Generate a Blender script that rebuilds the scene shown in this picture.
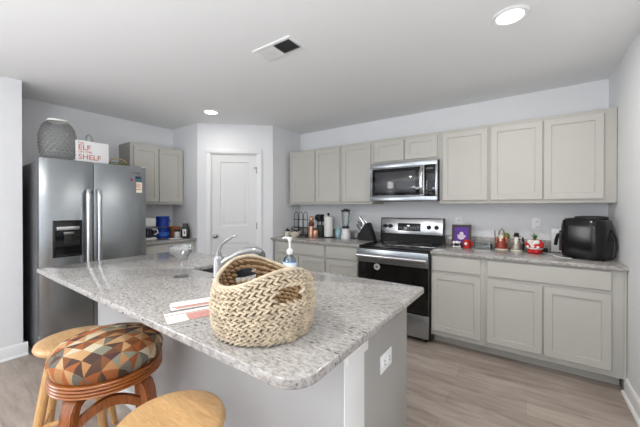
import bpy, bmesh, math, random
from mathutils import Vector, Matrix, noise
random.seed(7)
PI = math.pi
scn = bpy.context.scene
COL = scn.collection
for o in list(bpy.data.objects):
    bpy.data.objects.remove(o)

# ------------------------------------------------------------------ camera
F_PX = 294.48
cam_data = bpy.data.cameras.new('camera')
cam_data.sensor_width = 36.0
cam_data.lens = F_PX / 640.0 * 36.0
cam_data.shift_y = -5.08 / 640.0
cam_data.clip_start = 0.05
cam = bpy.data.objects.new('camera', cam_data)
COL.objects.link(cam)
cam.location = (0, 0, 1.338)
cam.rotation_euler = (math.radians(90 - 0.30), 0, math.radians(35.087))
scn.camera = cam

# ------------------------------------------------------------------ world, daylight, exposure
scn.view_settings.view_transform = 'Standard'
scn.view_settings.look = 'None'
scn.view_settings.gamma = 1.0
scn.view_settings.use_curve_mapping = False
scn.view_settings.exposure = -0.06
world = bpy.data.worlds.new('daylight')
scn.world = world
world.use_nodes = True
bg = world.node_tree.nodes['Background']
bg.inputs[0].default_value = (0.85, 0.92, 1.0, 1)
bg.inputs[1].default_value = 1.5

def area_light(name, loc, rot, sx, sy, power, color=(1, 1, 1)):
    l = bpy.data.lights.new(name, 'AREA')
    l.shape = 'RECTANGLE'; l.size = sx; l.size_y = sy; l.energy = power; l.color = color
    o = bpy.data.objects.new(name, l); COL.objects.link(o)
    o.location = loc; o.rotation_euler = rot
    return o
# daylight through the rear glass wall (light points +Y) and through the side window (points -X)
area_light('rear_window_daylight', (-1.55, -3.35, 1.25), (PI/2, 0, 0), 3.6, 2.1, 14, (1.0, 0.99, 0.97))
area_light('side_window_daylight', (0.56, -1.6, 1.45), (PI/2, 0, PI/2), 1.9, 1.4, 1.5, (0.90, 0.95, 1.0))
area_light('left_fill_light', (-3.68, -1.9, 1.45), (PI/2, 0, -PI/2), 1.7, 1.4, 62, (1.0, 1.0, 1.0))  # unseen fill added on the left to brighten right and back walls
# unseen uplight added behind the camera to brighten the ceiling (points +Z)
area_light('ceiling_fill_light', (-.30, -1.9, 0.9), (PI, 0, 0), 1.5, 2.2, 112, (0.97, 0.99, 1.0))

# ------------------------------------------------------------------ materials
def lin(c):
    return tuple((v/255/12.92 if v/255 <= 0.04045 else ((v/255+0.055)/1.055)**2.4) for v in c) + (1.0,)
MATS = {}
def mat(name, rgb=(200, 200, 200), rough=0.5, metal=0.0, bump=0.0, bscale=60.0, spec=0.5, var=0.0, vscale=8.0, trans=0.0, ior=1.45, coat=0.0, emit=0.0, stretch=None, alpha=1.0):
    m = bpy.data.materials.new(name); m.use_nodes = True
    nt = m.node_tree; b = nt.nodes['Principled BSDF']
    b.inputs['Base Color'].default_value = lin(rgb)
    b.inputs['Roughness'].default_value = rough
    b.inputs['Metallic'].default_value = metal
    b.inputs['Specular IOR Level'].default_value = spec
    b.inputs['Transmission Weight'].default_value = trans
    b.inputs['IOR'].default_value = ior
    b.inputs['Coat Weight'].default_value = coat
    b.inputs['Alpha'].default_value = alpha
    if emit:
        b.inputs['Emission Color'].default_value = lin(rgb)
        b.inputs['Emission Strength'].default_value = emit
    if var or bump:
        tc = nt.nodes.new('ShaderNodeTexCoord'); mp = nt.nodes.new('ShaderNodeMapping')
        nt.links.new(tc.outputs['Object'], mp.inputs[0])
        if stretch: mp.inputs['Scale'].default_value = stretch
    if var:
        n = nt.nodes.new('ShaderNodeTexNoise'); n.inputs['Scale'].default_value = vscale; n.inputs['Detail'].default_value = 5
        nt.links.new(mp.outputs[0], n.inputs['Vector'])
        h = nt.nodes.new('ShaderNodeHueSaturation'); h.inputs['Color'].default_value = lin(rgb)
        mr = nt.nodes.new('ShaderNodeMapRange'); mr.inputs['From Min'].default_value = 0.25; mr.inputs['From Max'].default_value = 0.75
        mr.inputs['To Min'].default_value = 1 - var; mr.inputs['To Max'].default_value = 1 + var
        nt.links.new(n.outputs['Fac'], mr.inputs['Value']); nt.links.new(mr.outputs[0], h.inputs['Value'])
        nt.links.new(h.outputs[0], b.inputs['Base Color'])
    if bump:
        n2 = nt.nodes.new('ShaderNodeTexNoise'); n2.inputs['Scale'].default_value = bscale
        nt.links.new(mp.outputs[0], n2.inputs['Vector'])
        bp = nt.nodes.new('ShaderNodeBump'); bp.inputs['Strength'].default_value = bump; bp.inputs['Distance'].default_value = 0.01
        nt.links.new(n2.outputs['Fac'], bp.inputs['Height']); nt.links.new(bp.outputs[0], b.inputs['Normal'])
    MATS[name] = m
    return m

class G:                       # tiny node-graph helper
    def __init__(s, m): s.nt = m.node_tree; s.b = s.nt.nodes['Principled BSDF']
    def n(s, t, **kw):
        nd = s.nt.nodes.new(t)
        for k, v in kw.items():
            if k in nd.inputs: nd.inputs[k].default_value = v
            else: setattr(nd, k, v)
        return nd
    def l(s, a, b): s.nt.links.new(a, b)
    def ramp(s, fac, stops, const=False):
        r = s.n('ShaderNodeValToRGB'); e = r.color_ramp.elements
        if const: r.color_ramp.interpolation = 'CONSTANT'
        while len(e) < len(stops): e.new(0.5)
        for el, (p, c) in zip(e, stops): el.position = p; el.color = c if len(c) == 4 else lin(c)
        s.l(fac, r.inputs[0]); return r
    def mix(s, fac, a, b, blend='MIX'):
        m = s.n('ShaderNodeMix', data_type='RGBA', blend_type=blend)
        for sock, v in ((m.inputs[0], fac), (m.inputs[6], a), (m.inputs[7], b)):
            if hasattr(v, 'default_value'): s.l(v, sock)
            else: sock.default_value = v
        return m.outputs[2]
    def math(s, op, a, b=None):
        m = s.n('ShaderNodeMath', operation=op)
        for i, v in enumerate((a, b)):
            if v is None: continue
            if hasattr(v, 'default_value'): s.l(v, m.inputs[i])
            else: m.inputs[i].default_value = v
        return m.outputs[0]

WALL = mat('wall_paint', (233, 234, 236), 0.85, bump=0.03, bscale=180, var=0.01)
CEIL = mat('ceiling_paint', (240, 241, 242), 0.9, bump=0.05, bscale=120)
TRIM = mat('white_trim_paint', (238, 238, 238), 0.45, var=0.01)
DOORP = mat('white_door_paint', (228, 228, 228), 0.45, var=0.01)
KNEE = mat('knee_wall_shaded_paint', (186, 186, 187), 0.8, bump=0.03, bscale=180)  # tone lowered to carry the shade under the counter overhang
CAB = mat('cabinet_grey_paint', (190, 188, 181), 0.45, var=0.015, vscale=5)
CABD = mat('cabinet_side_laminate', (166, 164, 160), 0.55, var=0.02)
STEEL = mat('brushed_steel', (166, 171, 175), 0.27, 1.0, bump=0.04, bscale=30, stretch=(1, 1, 40), var=0.03, vscale=3)
STEELH = mat('bright_steel', (205, 206, 208), 0.2, 1.0, var=0.02)
CHROME = mat('chrome', (225, 227, 230), 0.06, 1.0, var=0.02)
NICKEL = mat('satin_nickel', (150, 148, 145), 0.3, 1.0, var=0.03)
GREYM = mat('grey_metal', (120, 120, 122), 0.5, 0.6, var=0.03)
DARKG = mat('dark_grey_side', (112, 112, 114), 0.5, 0.3, var=0.03)
BLACK = mat('black_plastic', (22, 22, 23), 0.3, var=0.1)
BLACKM = mat('matte_black', (26, 26, 27), 0.6, var=0.1)
GLOSSB = mat('black_glass', (8, 8, 9), 0.06, spec=0.6, var=0.1)
COOK = mat('cooktop_glass', (10, 10, 11), 0.12, spec=0.5, var=0.1)
MWGLASS = mat('tinted_window', (60, 60, 64), 0.08, spec=0.7, var=0.15)
WHITEP = mat('white_plastic', (235, 235, 235), 0.4, var=0.01)
PLATE = mat('outlet_white', (246, 246, 247), 0.4, var=0.01)
SLOT = mat('slot_dark', (90, 90, 92), 0.6, var=0.05)
PAPER = mat('white_paper', (240, 239, 236), 0.9, bump=0.1, bscale=80)
BLUE = mat('blue_canister', (22, 62, 160), 0.25, var=0.12, vscale=20)
AQUA = mat('aqua_ceramic', (158, 190, 198), 0.3, var=0.06)
COPPER = mat('copper', (214, 166, 142), 0.3, 0.75, var=0.12, vscale=30)
COPPERD = mat('dark_copper', (110, 60, 40), 0.35, 0.6, var=0.15, vscale=30)
RED = mat('glossy_red', (196, 38, 34), 0.3, var=0.12, vscale=40)
REDC = mat('red_ceramic', (205, 48, 50), 0.25, var=0.08, vscale=40)
REDM = mat('antique_red', (150, 62, 48), 0.3, 0.3, var=0.3, vscale=40)
SILVER = mat('antique_silver', (168, 162, 152), 0.3, 0.5, var=0.25, vscale=40)
CREAM = mat('cream_ceramic', (232, 224, 206), 0.35, var=0.05)
WHITEC = mat('white_ceramic', (242, 240, 236), 0.25, var=0.03)
SKIN = mat('painted_face', (226, 178, 150), 0.5, var=0.05)
GREEN = mat('plant_green', (62, 120, 40), 0.6, var=0.3, vscale=40)
DGREEN = mat('dark_green_ceramic', (52, 62, 58), 0.35, var=0.15)
BROWNF = mat('dark_brown_frame', (72, 58, 50), 0.5, var=0.15, stretch=(1, 1, 10))
BROWNB = mat('brown_snack_box', (150, 92, 55), 0.6, var=0.25, vscale=30)
PURPLE = mat('purple_print', (92, 45, 150), 0.5, var=0.3, vscale=18)
LILAC = mat('pale_print', (226, 212, 228), 0.5, var=0.1, vscale=60)
LEAFY = mat('olive_wire', (120, 124, 62), 0.5, 0.3, var=0.2, vscale=40)
STRAW = mat('pale_gold_stripe', (205, 180, 120), 0.5, var=0.1)
SOAP = mat('blue_label', (120, 168, 222), 0.4, var=0.15, vscale=30)
CORAL = mat('coral_ink', (205, 120, 100), 0.6, var=0.1)
PINKP = mat('red_striped_print', (196, 144, 136), 0.8, var=0.3, vscale=60, stretch=(1, 6, 1))
LAMP = mat('lamp_lens', (255, 252, 246), 0.5, emit=6.0)
DISPL = mat('clock_digits', (215, 235, 240), 0.5, emit=1.2)
SINKM = mat('sink_steel', (135, 137, 140), 0.3, 1.0, var=0.05)

def glass(name, tint=(250, 252, 252), rough=0.02, ior=1.3, thin=0.55):
    m = bpy.data.materials.new(name); m.use_nodes = True; g = G(m)
    g.b.inputs['Base Color'].default_value = lin(tint)
    g.b.inputs['Roughness'].default_value = rough
    g.b.inputs['Transmission Weight'].default_value = 1.0
    g.b.inputs['IOR'].default_value = ior
    tr = g.n('ShaderNodeBsdfTransparent'); tr.inputs[0].default_value = lin(tint)
    mx = g.n('ShaderNodeMixShader'); mx.inputs[0].default_value = thin
    out = g.nt.nodes['Material Output']
    g.l(g.b.outputs[0], mx.inputs[1]); g.l(tr.outputs[0], mx.inputs[2]); g.l(mx.outputs[0], out.inputs[0])
    return m
def thin_glass(name, tint, edge, gloss=0.10, rough=0.03, bump=0.0):
    m = bpy.data.materials.new(name); m.use_nodes = True; g = G(m)
    tr = g.n('ShaderNodeBsdfTransparent'); gl = g.n('ShaderNodeBsdfGlossy'); gl.inputs['Roughness'].default_value = rough
    lw = g.n('ShaderNodeLayerWeight', Blend=0.35)
    c = g.ramp(lw.outputs['Facing'], [(0.0, tint), (0.55, tint), (1.0, edge)])
    g.l(c.outputs[0], tr.inputs[0])
    f = g.n('ShaderNodeMapRange'); f.inputs['To Min'].default_value = gloss; f.inputs['To Max'].default_value = 0.55
    g.l(lw.outputs['Fresnel'], f.inputs['Value'])
    mx = g.n('ShaderNodeMixShader'); g.l(f.outputs[0], mx.inputs[0]); g.l(tr.outputs[0], mx.inputs[1]); g.l(gl.outputs[0], mx.inputs[2])
    g.l(mx.outputs[0], g.nt.nodes['Material Output'].inputs[0])
    return m
GLASS = thin_glass('clear_glass', (250, 252, 252), (190, 194, 196), 0.08)
GLASSJ = thin_glass('hobnail_glass', (222, 222, 221), (150, 150, 150), 0.08, 0.06)
PLASTC = thin_glass('clear_plastic', (236, 244, 250), (190, 205, 220), 0.06, 0.1)
PANE = glass('window_pane', (250, 252, 255), 0.0, 1.1, 0.9)

def granite():
    m = bpy.data.materials.new('grey_granite'); m.use_nodes = True; g = G(m)
    tc = g.n('ShaderNodeTexCoord')
    mp = g.n('ShaderNodeMapping'); mp.inputs['Scale'].default_value = (0.62, 1.5, 1); mp.inputs['Rotation'].default_value = (0, 0, 0.35)
    g.l(tc.outputs['Object'], mp.inputs[0])
    n1 = g.n('ShaderNodeTexNoise', Scale=9.0, Detail=8.0, Roughness=0.65); g.l(mp.outputs[0], n1.inputs['Vector'])
    n2 = g.n('ShaderNodeTexNoise', Scale=70.0, Detail=6.0, Roughness=0.75); g.l(mp.outputs[0], n2.inputs['Vector'])
    n3 = g.n('ShaderNodeTexNoise', Scale=26.0, Detail=4.0, Roughness=0.75); g.l(mp.outputs[0], n3.inputs['Vector'])
    base = g.ramp(n1.outputs['Fac'], [(0.30, (134, 130, 126)), (0.45, (166, 162, 157)), (0.58, (184, 180, 176)), (0.75, (200, 198, 195))])
    fine = g.ramp(n2.outputs['Fac'], [(0.36, (84, 80, 80)), (0.45, (166, 161, 156)), (0.55, (204, 201, 198)), (0.66, (232, 230, 228))])
    c = g.mix(0.55, base.outputs[0], fine.outputs[0])
    beige = g.ramp(n3.outputs['Fac'], [(0.60, (0, 0, 0, 1)), (0.68, (1, 1, 1, 1))])
    c = g.mix(g.math('MULTIPLY', beige.outputs[0], 0.45), c, lin((170, 150, 132)))
    v = g.n('ShaderNodeTexVoronoi', Scale=34.0, Randomness=1.0); g.l(mp.outputs[0], v.inputs['Vector'])
    sp = g.ramp(v.outputs['Distance'], [(0.13, (1, 1, 1, 1)), (0.24, (0, 0, 0, 1))])
    wn = g.n('ShaderNodeTexNoise', Scale=17.0, Detail=2.0); g.l(mp.outputs[0], wn.inputs['Vector'])
    gate = g.ramp(wn.outputs['Fac'], [(0.46, (0, 0, 0, 1)), (0.56, (1, 1, 1, 1))])
    c = g.mix(g.math('MULTIPLY', sp.outputs[0], g.math('MULTIPLY', gate.outputs[0], 0.85)), c, lin((72, 66, 66)))
    hs = g.n('ShaderNodeHueSaturation', Value=0.84); g.l(c, hs.inputs['Color'])
    g.l(hs.outputs[0], g.b.inputs['Base Color'])
    g.b.inputs['Roughness'].default_value = 0.13
    return m
GRAN = granite()

def floor_mat():
    m = bpy.data.materials.new('grey_brown_plank_floor'); m.use_nodes = True; g = G(m)
    tc = g.n('ShaderNodeTexCoord')
    br = g.n('ShaderNodeTexBrick', offset=0.37, offset_frequency=2, squash=1.0)
    br.inputs['Color1'].default_value = lin((150, 136, 126)); br.inputs['Color2'].default_value = lin((184, 171, 160))
    br.inputs['Mortar'].default_value = lin((92, 82, 75)); br.inputs['Scale'].default_value = 1.0
    br.inputs['Mortar Size'].default_value = 0.0016; br.inputs['Mortar Smooth'].default_value = 0.3
    br.inputs['Brick Width'].default_value = 1.22; br.inputs['Row Height'].default_value = 0.178
    g.l(tc.outputs['Object'], br.inputs['Vector'])
    mp = g.n('ShaderNodeMapping'); mp.inputs['Scale'].default_value = (1.3, 8, 1); g.l(tc.outputs['Object'], mp.inputs[0])
    n = g.n('ShaderNodeTexNoise', Scale=2.0, Detail=10.0, Roughness=0.66, Distortion=0.3); g.l(mp.outputs[0], n.inputs['Vector'])
    gr = g.ramp(n.outputs['Fac'], [(0.28, (116, 103, 93)), (0.45, (162, 148, 137)), (0.58, (182, 169, 159)), (0.75, (204, 194, 186))])
    c = g.mix(0.6, br.outputs['Color'], gr.outputs[0])
    g.l(c, g.b.inputs['Base Color']); g.b.inputs['Roughness'].default_value = 0.42
    return m
FLOOR = floor_mat()

def wood(name, light, dark, scale=14, stretch=(1, 9, 1), rough=0.4, coat=0.1, stripes=0.0):
    m = bpy.data.materials.new(name); m.use_nodes = True; g = G(m)
    tc = g.n('ShaderNodeTexCoord'); mp = g.n('ShaderNodeMapping'); mp.inputs['Scale'].default_value = stretch
    g.l(tc.outputs['Object'], mp.inputs[0])
    n = g.n('ShaderNodeTexNoise', Scale=scale, Detail=6.0, Roughness=0.6, Distortion=0.4); g.l(mp.outputs[0], n.inputs['Vector'])
    r = g.ramp(n.outputs['Fac'], [(0.3, dark), (0.7, light)])
    c = r.outputs[0]
    if stripes:
        sx = g.n('ShaderNodeSeparateXYZ'); g.l(tc.outputs['Object'], sx.inputs[0])
        idx = g.math('FLOOR', g.math('DIVIDE', sx.outputs[1], stripes))
        w = g.n('ShaderNodeTexWhiteNoise', noise_dimensions='1D'); g.l(idx, w.inputs['W'])
        mr = g.n('ShaderNodeMapRange'); mr.inputs['To Min'].default_value = 0.86; mr.inputs['To Max'].default_value = 1.1
        g.l(w.outputs['Value'], mr.inputs['Value'])
        h = g.n('ShaderNodeHueSaturation'); g.l(c, h.inputs['Color']); g.l(mr.outputs[0], h.inputs['Value']); c = h.outputs[0]
    g.l(c, g.b.inputs['Base Color']); g.b.inputs['Roughness'].default_value = rough; g.b.inputs['Coat Weight'].default_value = coat
    return m
OAK = wood('oak_seat', (226, 186, 134), (200, 154, 102), 12, (2, 14, 1), 0.38, 0.15, stripes=0.042)
OAKL = wood('oak_leg', (224, 180, 122), (194, 144, 88), 10, (12, 12, 1.2), 0.4, 0.15)
CHERRY = wood('cherry_bentwood', (172, 98, 42), (112, 58, 22), 10, (9, 9, 1.5), 0.3, 0.4)
CHERRYR = wood('cherry_rim', (180, 106, 48), (120, 64, 26), 9, (2, 2, 20), 0.3, 0.4)

def patchwork():
    m = bpy.data.materials.new('patchwork_fabric'); m.use_nodes = True; g = G(m)
    tc = g.n('ShaderNodeTexCoord')
    mp = g.n('ShaderNodeMapping'); mp.inputs['Scale'].default_value = (13.5, 13.5, 1); mp.inputs['Rotation'].default_value = (0, 0, 0.42)
    mp.inputs['Location'].default_value = (0.3, 0.15, 0)
    s0 = g.n('ShaderNodeSeparateXYZ'); g.l(tc.outputs['Object'], s0.inputs[0])
    rr = g.math('SQRT', g.math('ADD', g.math('MULTIPLY', s0.outputs[0], s0.outputs[0]), g.math('MULTIPLY', s0.outputs[1], s0.outputs[1])))
    dz = g.math('MULTIPLY', g.math('SUBTRACT', 0.745, s0.outputs[2]), 0.75)
    k = g.math('ADD', 1.0, g.math('DIVIDE', g.math('MAXIMUM', dz, 0.0), g.math('MAXIMUM', rr, 0.05)))
    vm = g.n('ShaderNodeVectorMath', operation='SCALE'); g.l(tc.outputs['Object'], vm.inputs[0]); g.l(k, vm.inputs['Scale'])
    g.l(vm.outputs[0], mp.inputs[0])
    s = g.n('ShaderNodeSeparateXYZ'); g.l(mp.outputs[0], s.inputs[0])
    ix = g.math('FLOOR', s.outputs[0]); iy = g.math('FLOOR', s.outputs[1])
    u = g.math('SUBTRACT', s.outputs[0], ix); v = g.math('SUBTRACT', s.outputs[1], iy)
    t1 = g.math('GREATER_THAN', u, v)
    t2 = g.math('GREATER_THAN', g.math('ADD', u, v), 1.0)
    idx = g.math('ADD', t1, g.math('MULTIPLY', t2, 2.0))
    cmb = g.n('ShaderNodeCombineXYZ'); g.l(ix, cmb.inputs[0]); g.l(iy, cmb.inputs[1]); g.l(idx, cmb.inputs[2])
    w = g.n('ShaderNodeTexWhiteNoise', noise_dimensions='3D'); g.l(cmb.outputs[0], w.inputs['Vector'])
    cols = [(150, 86, 42), (182, 142, 98), (74, 52, 42), (196, 184, 158), (134, 76, 36), (78, 46, 46), (126, 124, 108), (168, 122, 78), (98, 66, 42), (166, 92, 46), (104, 100, 90), (186, 152, 112), (84, 58, 44), (120, 74, 42)]
    r = g.ramp(w.outputs['Value'], [(i/len(cols), c) for i, c in enumerate(cols)], True)
    n = g.n('ShaderNodeTexNoise', Scale=160.0, Detail=3.0); g.l(tc.outputs['Object'], n.inputs['Vector'])
    mr = g.n('ShaderNodeMapRange'); mr.inputs['To Min'].default_value = 0.8; mr.inputs['To Max'].default_value = 1.2; g.l(n.outputs['Fac'], mr.inputs['Value'])
    h = g.n('ShaderNodeHueSaturation'); g.l(r.outputs[0], h.inputs['Color']); g.l(mr.outputs[0], h.inputs['Value'])
    g.l(h.outputs[0], g.b.inputs['Base Color']); g.b.inputs['Roughness'].default_value = 0.85
    bp = g.n('ShaderNodeBump'); bp.inputs['Strength'].default_value = 0.2; bp.inputs['Distance'].default_value = 0.002
    g.l(n.outputs['Fac'], bp.inputs['Height']); g.l(bp.outputs[0], g.b.inputs['Normal'])
    return m
PATCH = patchwork()
BRAID = mat('water_hyacinth_braid', (198, 182, 158), 0.8, bump=0.4, bscale=140, var=0.34, vscale=30)
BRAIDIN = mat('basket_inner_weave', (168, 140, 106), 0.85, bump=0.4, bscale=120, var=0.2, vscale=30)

# ------------------------------------------------------------------ mesh helpers
class MB:
    def __init__(s): s.bm = bmesh.new()
    def _merge(s, b, M=None):
        me = bpy.data.meshes.new('tmp'); 
        if M is not None: bmesh.ops.transform(b, matrix=M, verts=b.verts)
        b.to_mesh(me); b.free(); s.bm.from_mesh(me); bpy.data.meshes.remove(me); return s
    def box(s, x0, y0, z0, x1, y1, z1, bev=0.0, seg=2, M=None):
        b = bmesh.new(); bmesh.ops.create_cube(b, size=1)
        bmesh.ops.transform(b, matrix=Matrix.Translation(((x0+x1)/2, (y0+y1)/2, (z0+z1)/2)) @ Matrix.Diagonal((abs(x1-x0), abs(y1-y0), abs(z1-z0), 1)), verts=b.verts)
        if bev: bmesh.ops.bevel(b, geom=b.edges[:], offset=bev, segments=seg, profile=0.5, affect='EDGES')
        return s._merge(b, M)
    def rings(s, rings, cap0=True, cap1=True, closed=True, M=None):
        b = bmesh.new(); vs = [[b.verts.new(p) for p in r] for r in rings]; n = len(vs[0])
        for a, c in zip(vs, vs[1:]):
            for i in range(n if closed else n-1):
                j = (i+1) % n
                b.faces.new((a[i], a[j], c[j], c[i]))
        if cap0 and n > 2: b.faces.new(list(reversed(vs[0])))
        if cap1 and n > 2: b.faces.new(vs[-1])
        bmesh.ops.recalc_face_normals(b, faces=b.faces)
        return s._merge(b, M)
    def lathe(s, prof, cx=0, cy=0, cz=0, seg=32, cap0=True, cap1=True, M=None, sx=1, sy=1):
        R = [[(cx+sx*r*math.cos(2*PI*i/seg), cy+sy*r*math.sin(2*PI*i/seg), cz+z) for i in range(seg)] for r, z in prof]
        return s.rings(R, cap0, cap1, True, M)
    def tube(s, pts, rad, seg=10, closed=False, M=None, flat=None):
        pts = [Vector(p) for p in pts]; n = len(pts)
        rads = rad if isinstance(rad, (list, tuple)) else [rad]*n
        R = []; up = None
        for i, p in enumerate(pts):
            if closed: t = pts[(i+1) % n] - pts[i-1]
            else: t = pts[min(i+1, n-1)] - pts[max(i-1, 0)]
            t.normalize()
            if up is None:
                up = Vector((0, 0, 1)) if abs(t.z) < 0.9 else Vector((1, 0, 0))
            a = t.cross(up)
            if a.length < 1e-4: a = t.cross(Vector((0, 1, 0)))
            a.normalize(); u = a.cross(t).normalized(); up = u
            fa, fu = flat if flat else (1, 1)
            R.append([tuple(p + (a*math.cos(2*PI*k/seg)*fa + u*math.sin(2*PI*k/seg)*fu)*rads[i]) for k in range(seg)])
        if closed:
            R.append(R[0]); return s.rings(R, False, False, True, M)
        return s.rings(R, True, True, True, M)
    def ball(s, c, r, seg=16, sc=(1, 1, 1), M=None, rot=None):
        b = bmesh.new(); bmesh.ops.create_uvsphere(b, u_segments=seg, v_segments=max(6, seg//2), radius=r)
        T = Matrix.Translation(c) @ (rot.to_4x4() if rot else Matrix.Identity(4)) @ Matrix.Diagonal((*sc, 1))
        bmesh.ops.transform(b, matrix=T, verts=b.verts)
        return s._merge(b, M)
    def prism(s, poly, z0, z1, bev=0.0, M=None, holes=(), seg=2):
        b = bmesh.new()
        edges = []
        for loop in [poly] + list(holes):
            v = [b.verts.new((x, y, z0)) for x, y in loop]
            edges += [b.edges.new((v[i], v[(i+1) % len(v)])) for i in range(len(v))]
        if holes:
            bmesh.ops.triangle_fill(b, use_beauty=True, edges=edges)
        else:
            b.faces.new(b.verts[:])
        r = bmesh.ops.extrude_face_region(b, geom=b.faces[:])
        vs = [e for e in r['geom'] if isinstance(e, bmesh.types.BMVert)]
        bmesh.ops.translate(b, vec=(0, 0, z1-z0), verts=vs)
        bmesh.ops.recalc_face_normals(b, faces=b.faces)
        if bev:
            eds = [e for e in b.edges if len(e.link_faces) == 2 and abs(e.verts[0].co.z-e.verts[1].co.z) < 1e-6 and e.calc_face_angle(0) > 0.8]
            bmesh.ops.bevel(b, geom=eds, offset=bev, segments=seg, profile=0.5, affect='EDGES')
        return s._merge(b, M)
    def build(s, name, m, parent=None, at=None, angle=35):
        me = bpy.data.meshes.new(name)
        base = Vector((0, 0, 0))
        if parent is not None:
            base = world_loc(parent)
        elif at is not None: base = Vector(at)
        bmesh.ops.translate(s.bm, vec=-base, verts=s.bm.verts)
        s.bm.to_mesh(me); s.bm.free()
        me.polygons.foreach_set('use_smooth', [True]*len(me.polygons))
        me.set_sharp_from_angle(angle=math.radians(angle))
        me.materials.append(m)
        o = bpy.data.objects.new(name, me); COL.objects.link(o)
        if parent is not None: o.parent = parent
        else: o.location = base
        return o

def world_loc(o):
    v = Vector(o.location)
    while o.parent is not None:
        o = o.parent; v = v + Vector(o.location)
    return v
def thing(name, label, cat, loc, group=None):
    o = bpy.data.objects.new(name, None); COL.objects.link(o); o.empty_display_size = 0.1
    o.location = loc; o['label'] = label; o['category'] = cat
    if group: o['group'] = group
    return o
def tag(o, label, cat, group=None):
    o['label'] = label; o['category'] = cat
    if group: o['group'] = group
    return o
def struct(o): o['kind'] = 'structure'; return o
def move_copy(src, delta, label=None, rotz=None):
    c = src.copy(); COL.objects.link(c); c.location = Vector(src.location) + Vector(delta)
    if label: c['label'] = label
    if rotz is not None: c.rotation_euler = (0, 0, rotz)
    for ch in list(src.children):
        d = ch.copy(); COL.objects.link(d); d.parent = c
        for g_ in list(ch.children):
            e = g_.copy(); COL.objects.link(e); e.parent = d
    return c
def rotz_about(deg, x, y): return Matrix.Translation((x, y, 0)) @ Matrix.Rotation(math.radians(deg), 4, 'Z') @ Matrix.Translation((-x, -y, 0))
def frame(ox, oy, oz, ang):        # local x along ang (deg), local -y is the front, z up
    return Matrix.Translation((ox, oy, oz)) @ Matrix.Rotation(math.radians(ang), 4, 'Z')
def rect(x0, z0, x1, z1, i, y): return [(x0+i, y, z0+i), (x1-i, y, z0+i), (x1-i, y, z1-i), (x0+i, y, z1-i)]
def panel(mb, x0, z0, x1, z1, steps, M, cap0=True):     # steps of (inset, y)
    return mb.rings([rect(x0, z0, x1, z1, i, y) for i, y in steps], cap0, True, True, M)
T_ = 0.02
SHAKER = [(0, 0), (0, -T_+.002), (.002, -T_), (.052, -T_), (.054, -T_+.004), (.0545, -T_+.009), (.060, -T_+.009)]
SLAB = [(0, 0), (0, -T_+.004), (.004, -T_)]
def shaker(x0, z0, x1, z1, M, parent, name='door'):
    mb = MB(); panel(mb, x0, z0, x1, z1, SHAKER, M); return mb.build(name, CAB, parent, angle=25)
def slabfront(x0, z0, x1, z1, M, parent):
    mb = MB(); panel(mb, x0, z0, x1, z1, SLAB, M); return mb.build('drawer_front', CAB, parent, angle=25)
def text_mesh(body, size, M, mb_name, m, parent, extrude=0.0006, align='LEFT', bold=0.0):
    c = bpy.data.curves.new(mb_name, 'FONT'); c.body = body; c.size = size; c.extrude = extrude; c.align_x = align; c.offset = bold
    t = bpy.data.objects.new('txt', c); COL.objects.link(t)
    dg = bpy.context.evaluated_depsgraph_get(); me = bpy.data.meshes.new_from_object(t.evaluated_get(dg))
    bpy.data.objects.remove(t); bpy.data.curves.remove(c)
    b = bmesh.new(); b.from_mesh(me); bpy.data.meshes.remove(me)
    mb = MB(); mb._merge(b, M)
    return mb.build(mb_name, m, parent)

# ------------------------------------------------------------------ room shell
XR, YW, ZC, XF = 0.59, 3.603, 2.471, -4.28
YB = -3.5
XS = -3.72                       # face of the wall stub left of the fridge
PA = Vector((-3.646, 2.307)); PB = Vector((-2.905, 2.99))
struct(MB().box(-4.5, YB-.15, -.1, XR+.15, YW+.15, 0).build('floor', FLOOR))
struct(MB().box(-4.5, YB-.15, ZC, XR+.15, YW+.15, ZC+.1).build('ceiling', CEIL))
struct(MB().box(-4.5, YW, 0, XR+.15, YW+.12, ZC).build('wall_back', WALL))
w = MB()                         # right wall with a window opening behind the camera
w.box(XR, -.6, 0, XR+.12, YW, ZC); w.box(XR, YB-.1, 0, XR+.12, -2.6, ZC)
w.box(XR, -2.6, 0, XR+.12, -.6, .75); w.box(XR, -2.6, 2.15, XR+.12, -.6, ZC)
struct(w.build('wall_right', WALL))
struct(MB().box(XF-.12, .63, 0, XF, YW, ZC).build('wall_fridge', WALL))
w = MB()
w.box(-4.5, -.9, 0, XS, .63, ZC); w.box(-4.5, YB-.1, 0, XS, -2.9, ZC)
w.box(-4.5, -2.9, 0, XS, -.9, .75); w.box(-4.5, -2.9, 2.15, XS, -.9, ZC)  # opening cut for the added left window
struct(w.build('wall_left', WALL))
w = MB()
w.box(XS, YB-.1, 0, -3.45, YB, ZC); w.box(.35, YB-.1, 0, XR, YB, ZC); w.box(-3.45, YB-.1, 2.3, .35, YB, ZC); w.box(-3.45, YB-.1, 0, .35, YB, .12)
struct(w.build('wall_rear', WALL))
def window(name, M, w_, h_, n):
    mb = MB(); t = .05
    mb.box(0, -.03, 0, w_, .03, t, M=M); mb.box(0, -.03, h_-t, w_, .03, h_, M=M)
    for k in range(n+1):
        x = (w_-t)*k/n; mb.box(x, -.03, t, x+t, .03, h_-t, M=M)
    f = struct(mb.build(name, TRIM))
    MB().box(t*.6, -.004, t*.6, w_-t*.6, .004, h_-t*.6, M=M).build('pane', PANE, f)
    return f
window('window_1', frame(-3.45, YB-.05, .12, 0), 3.8, 2.18, 4)
window('added_left_window', frame(XS-.06, -.9, .75, -90), 2.0, 1.4, 2)  # made-up left window, added along with the left fill light
window('window_2', frame(XR+.06, -2.6, .75, 90), 2.0, 1.4, 2)

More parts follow.
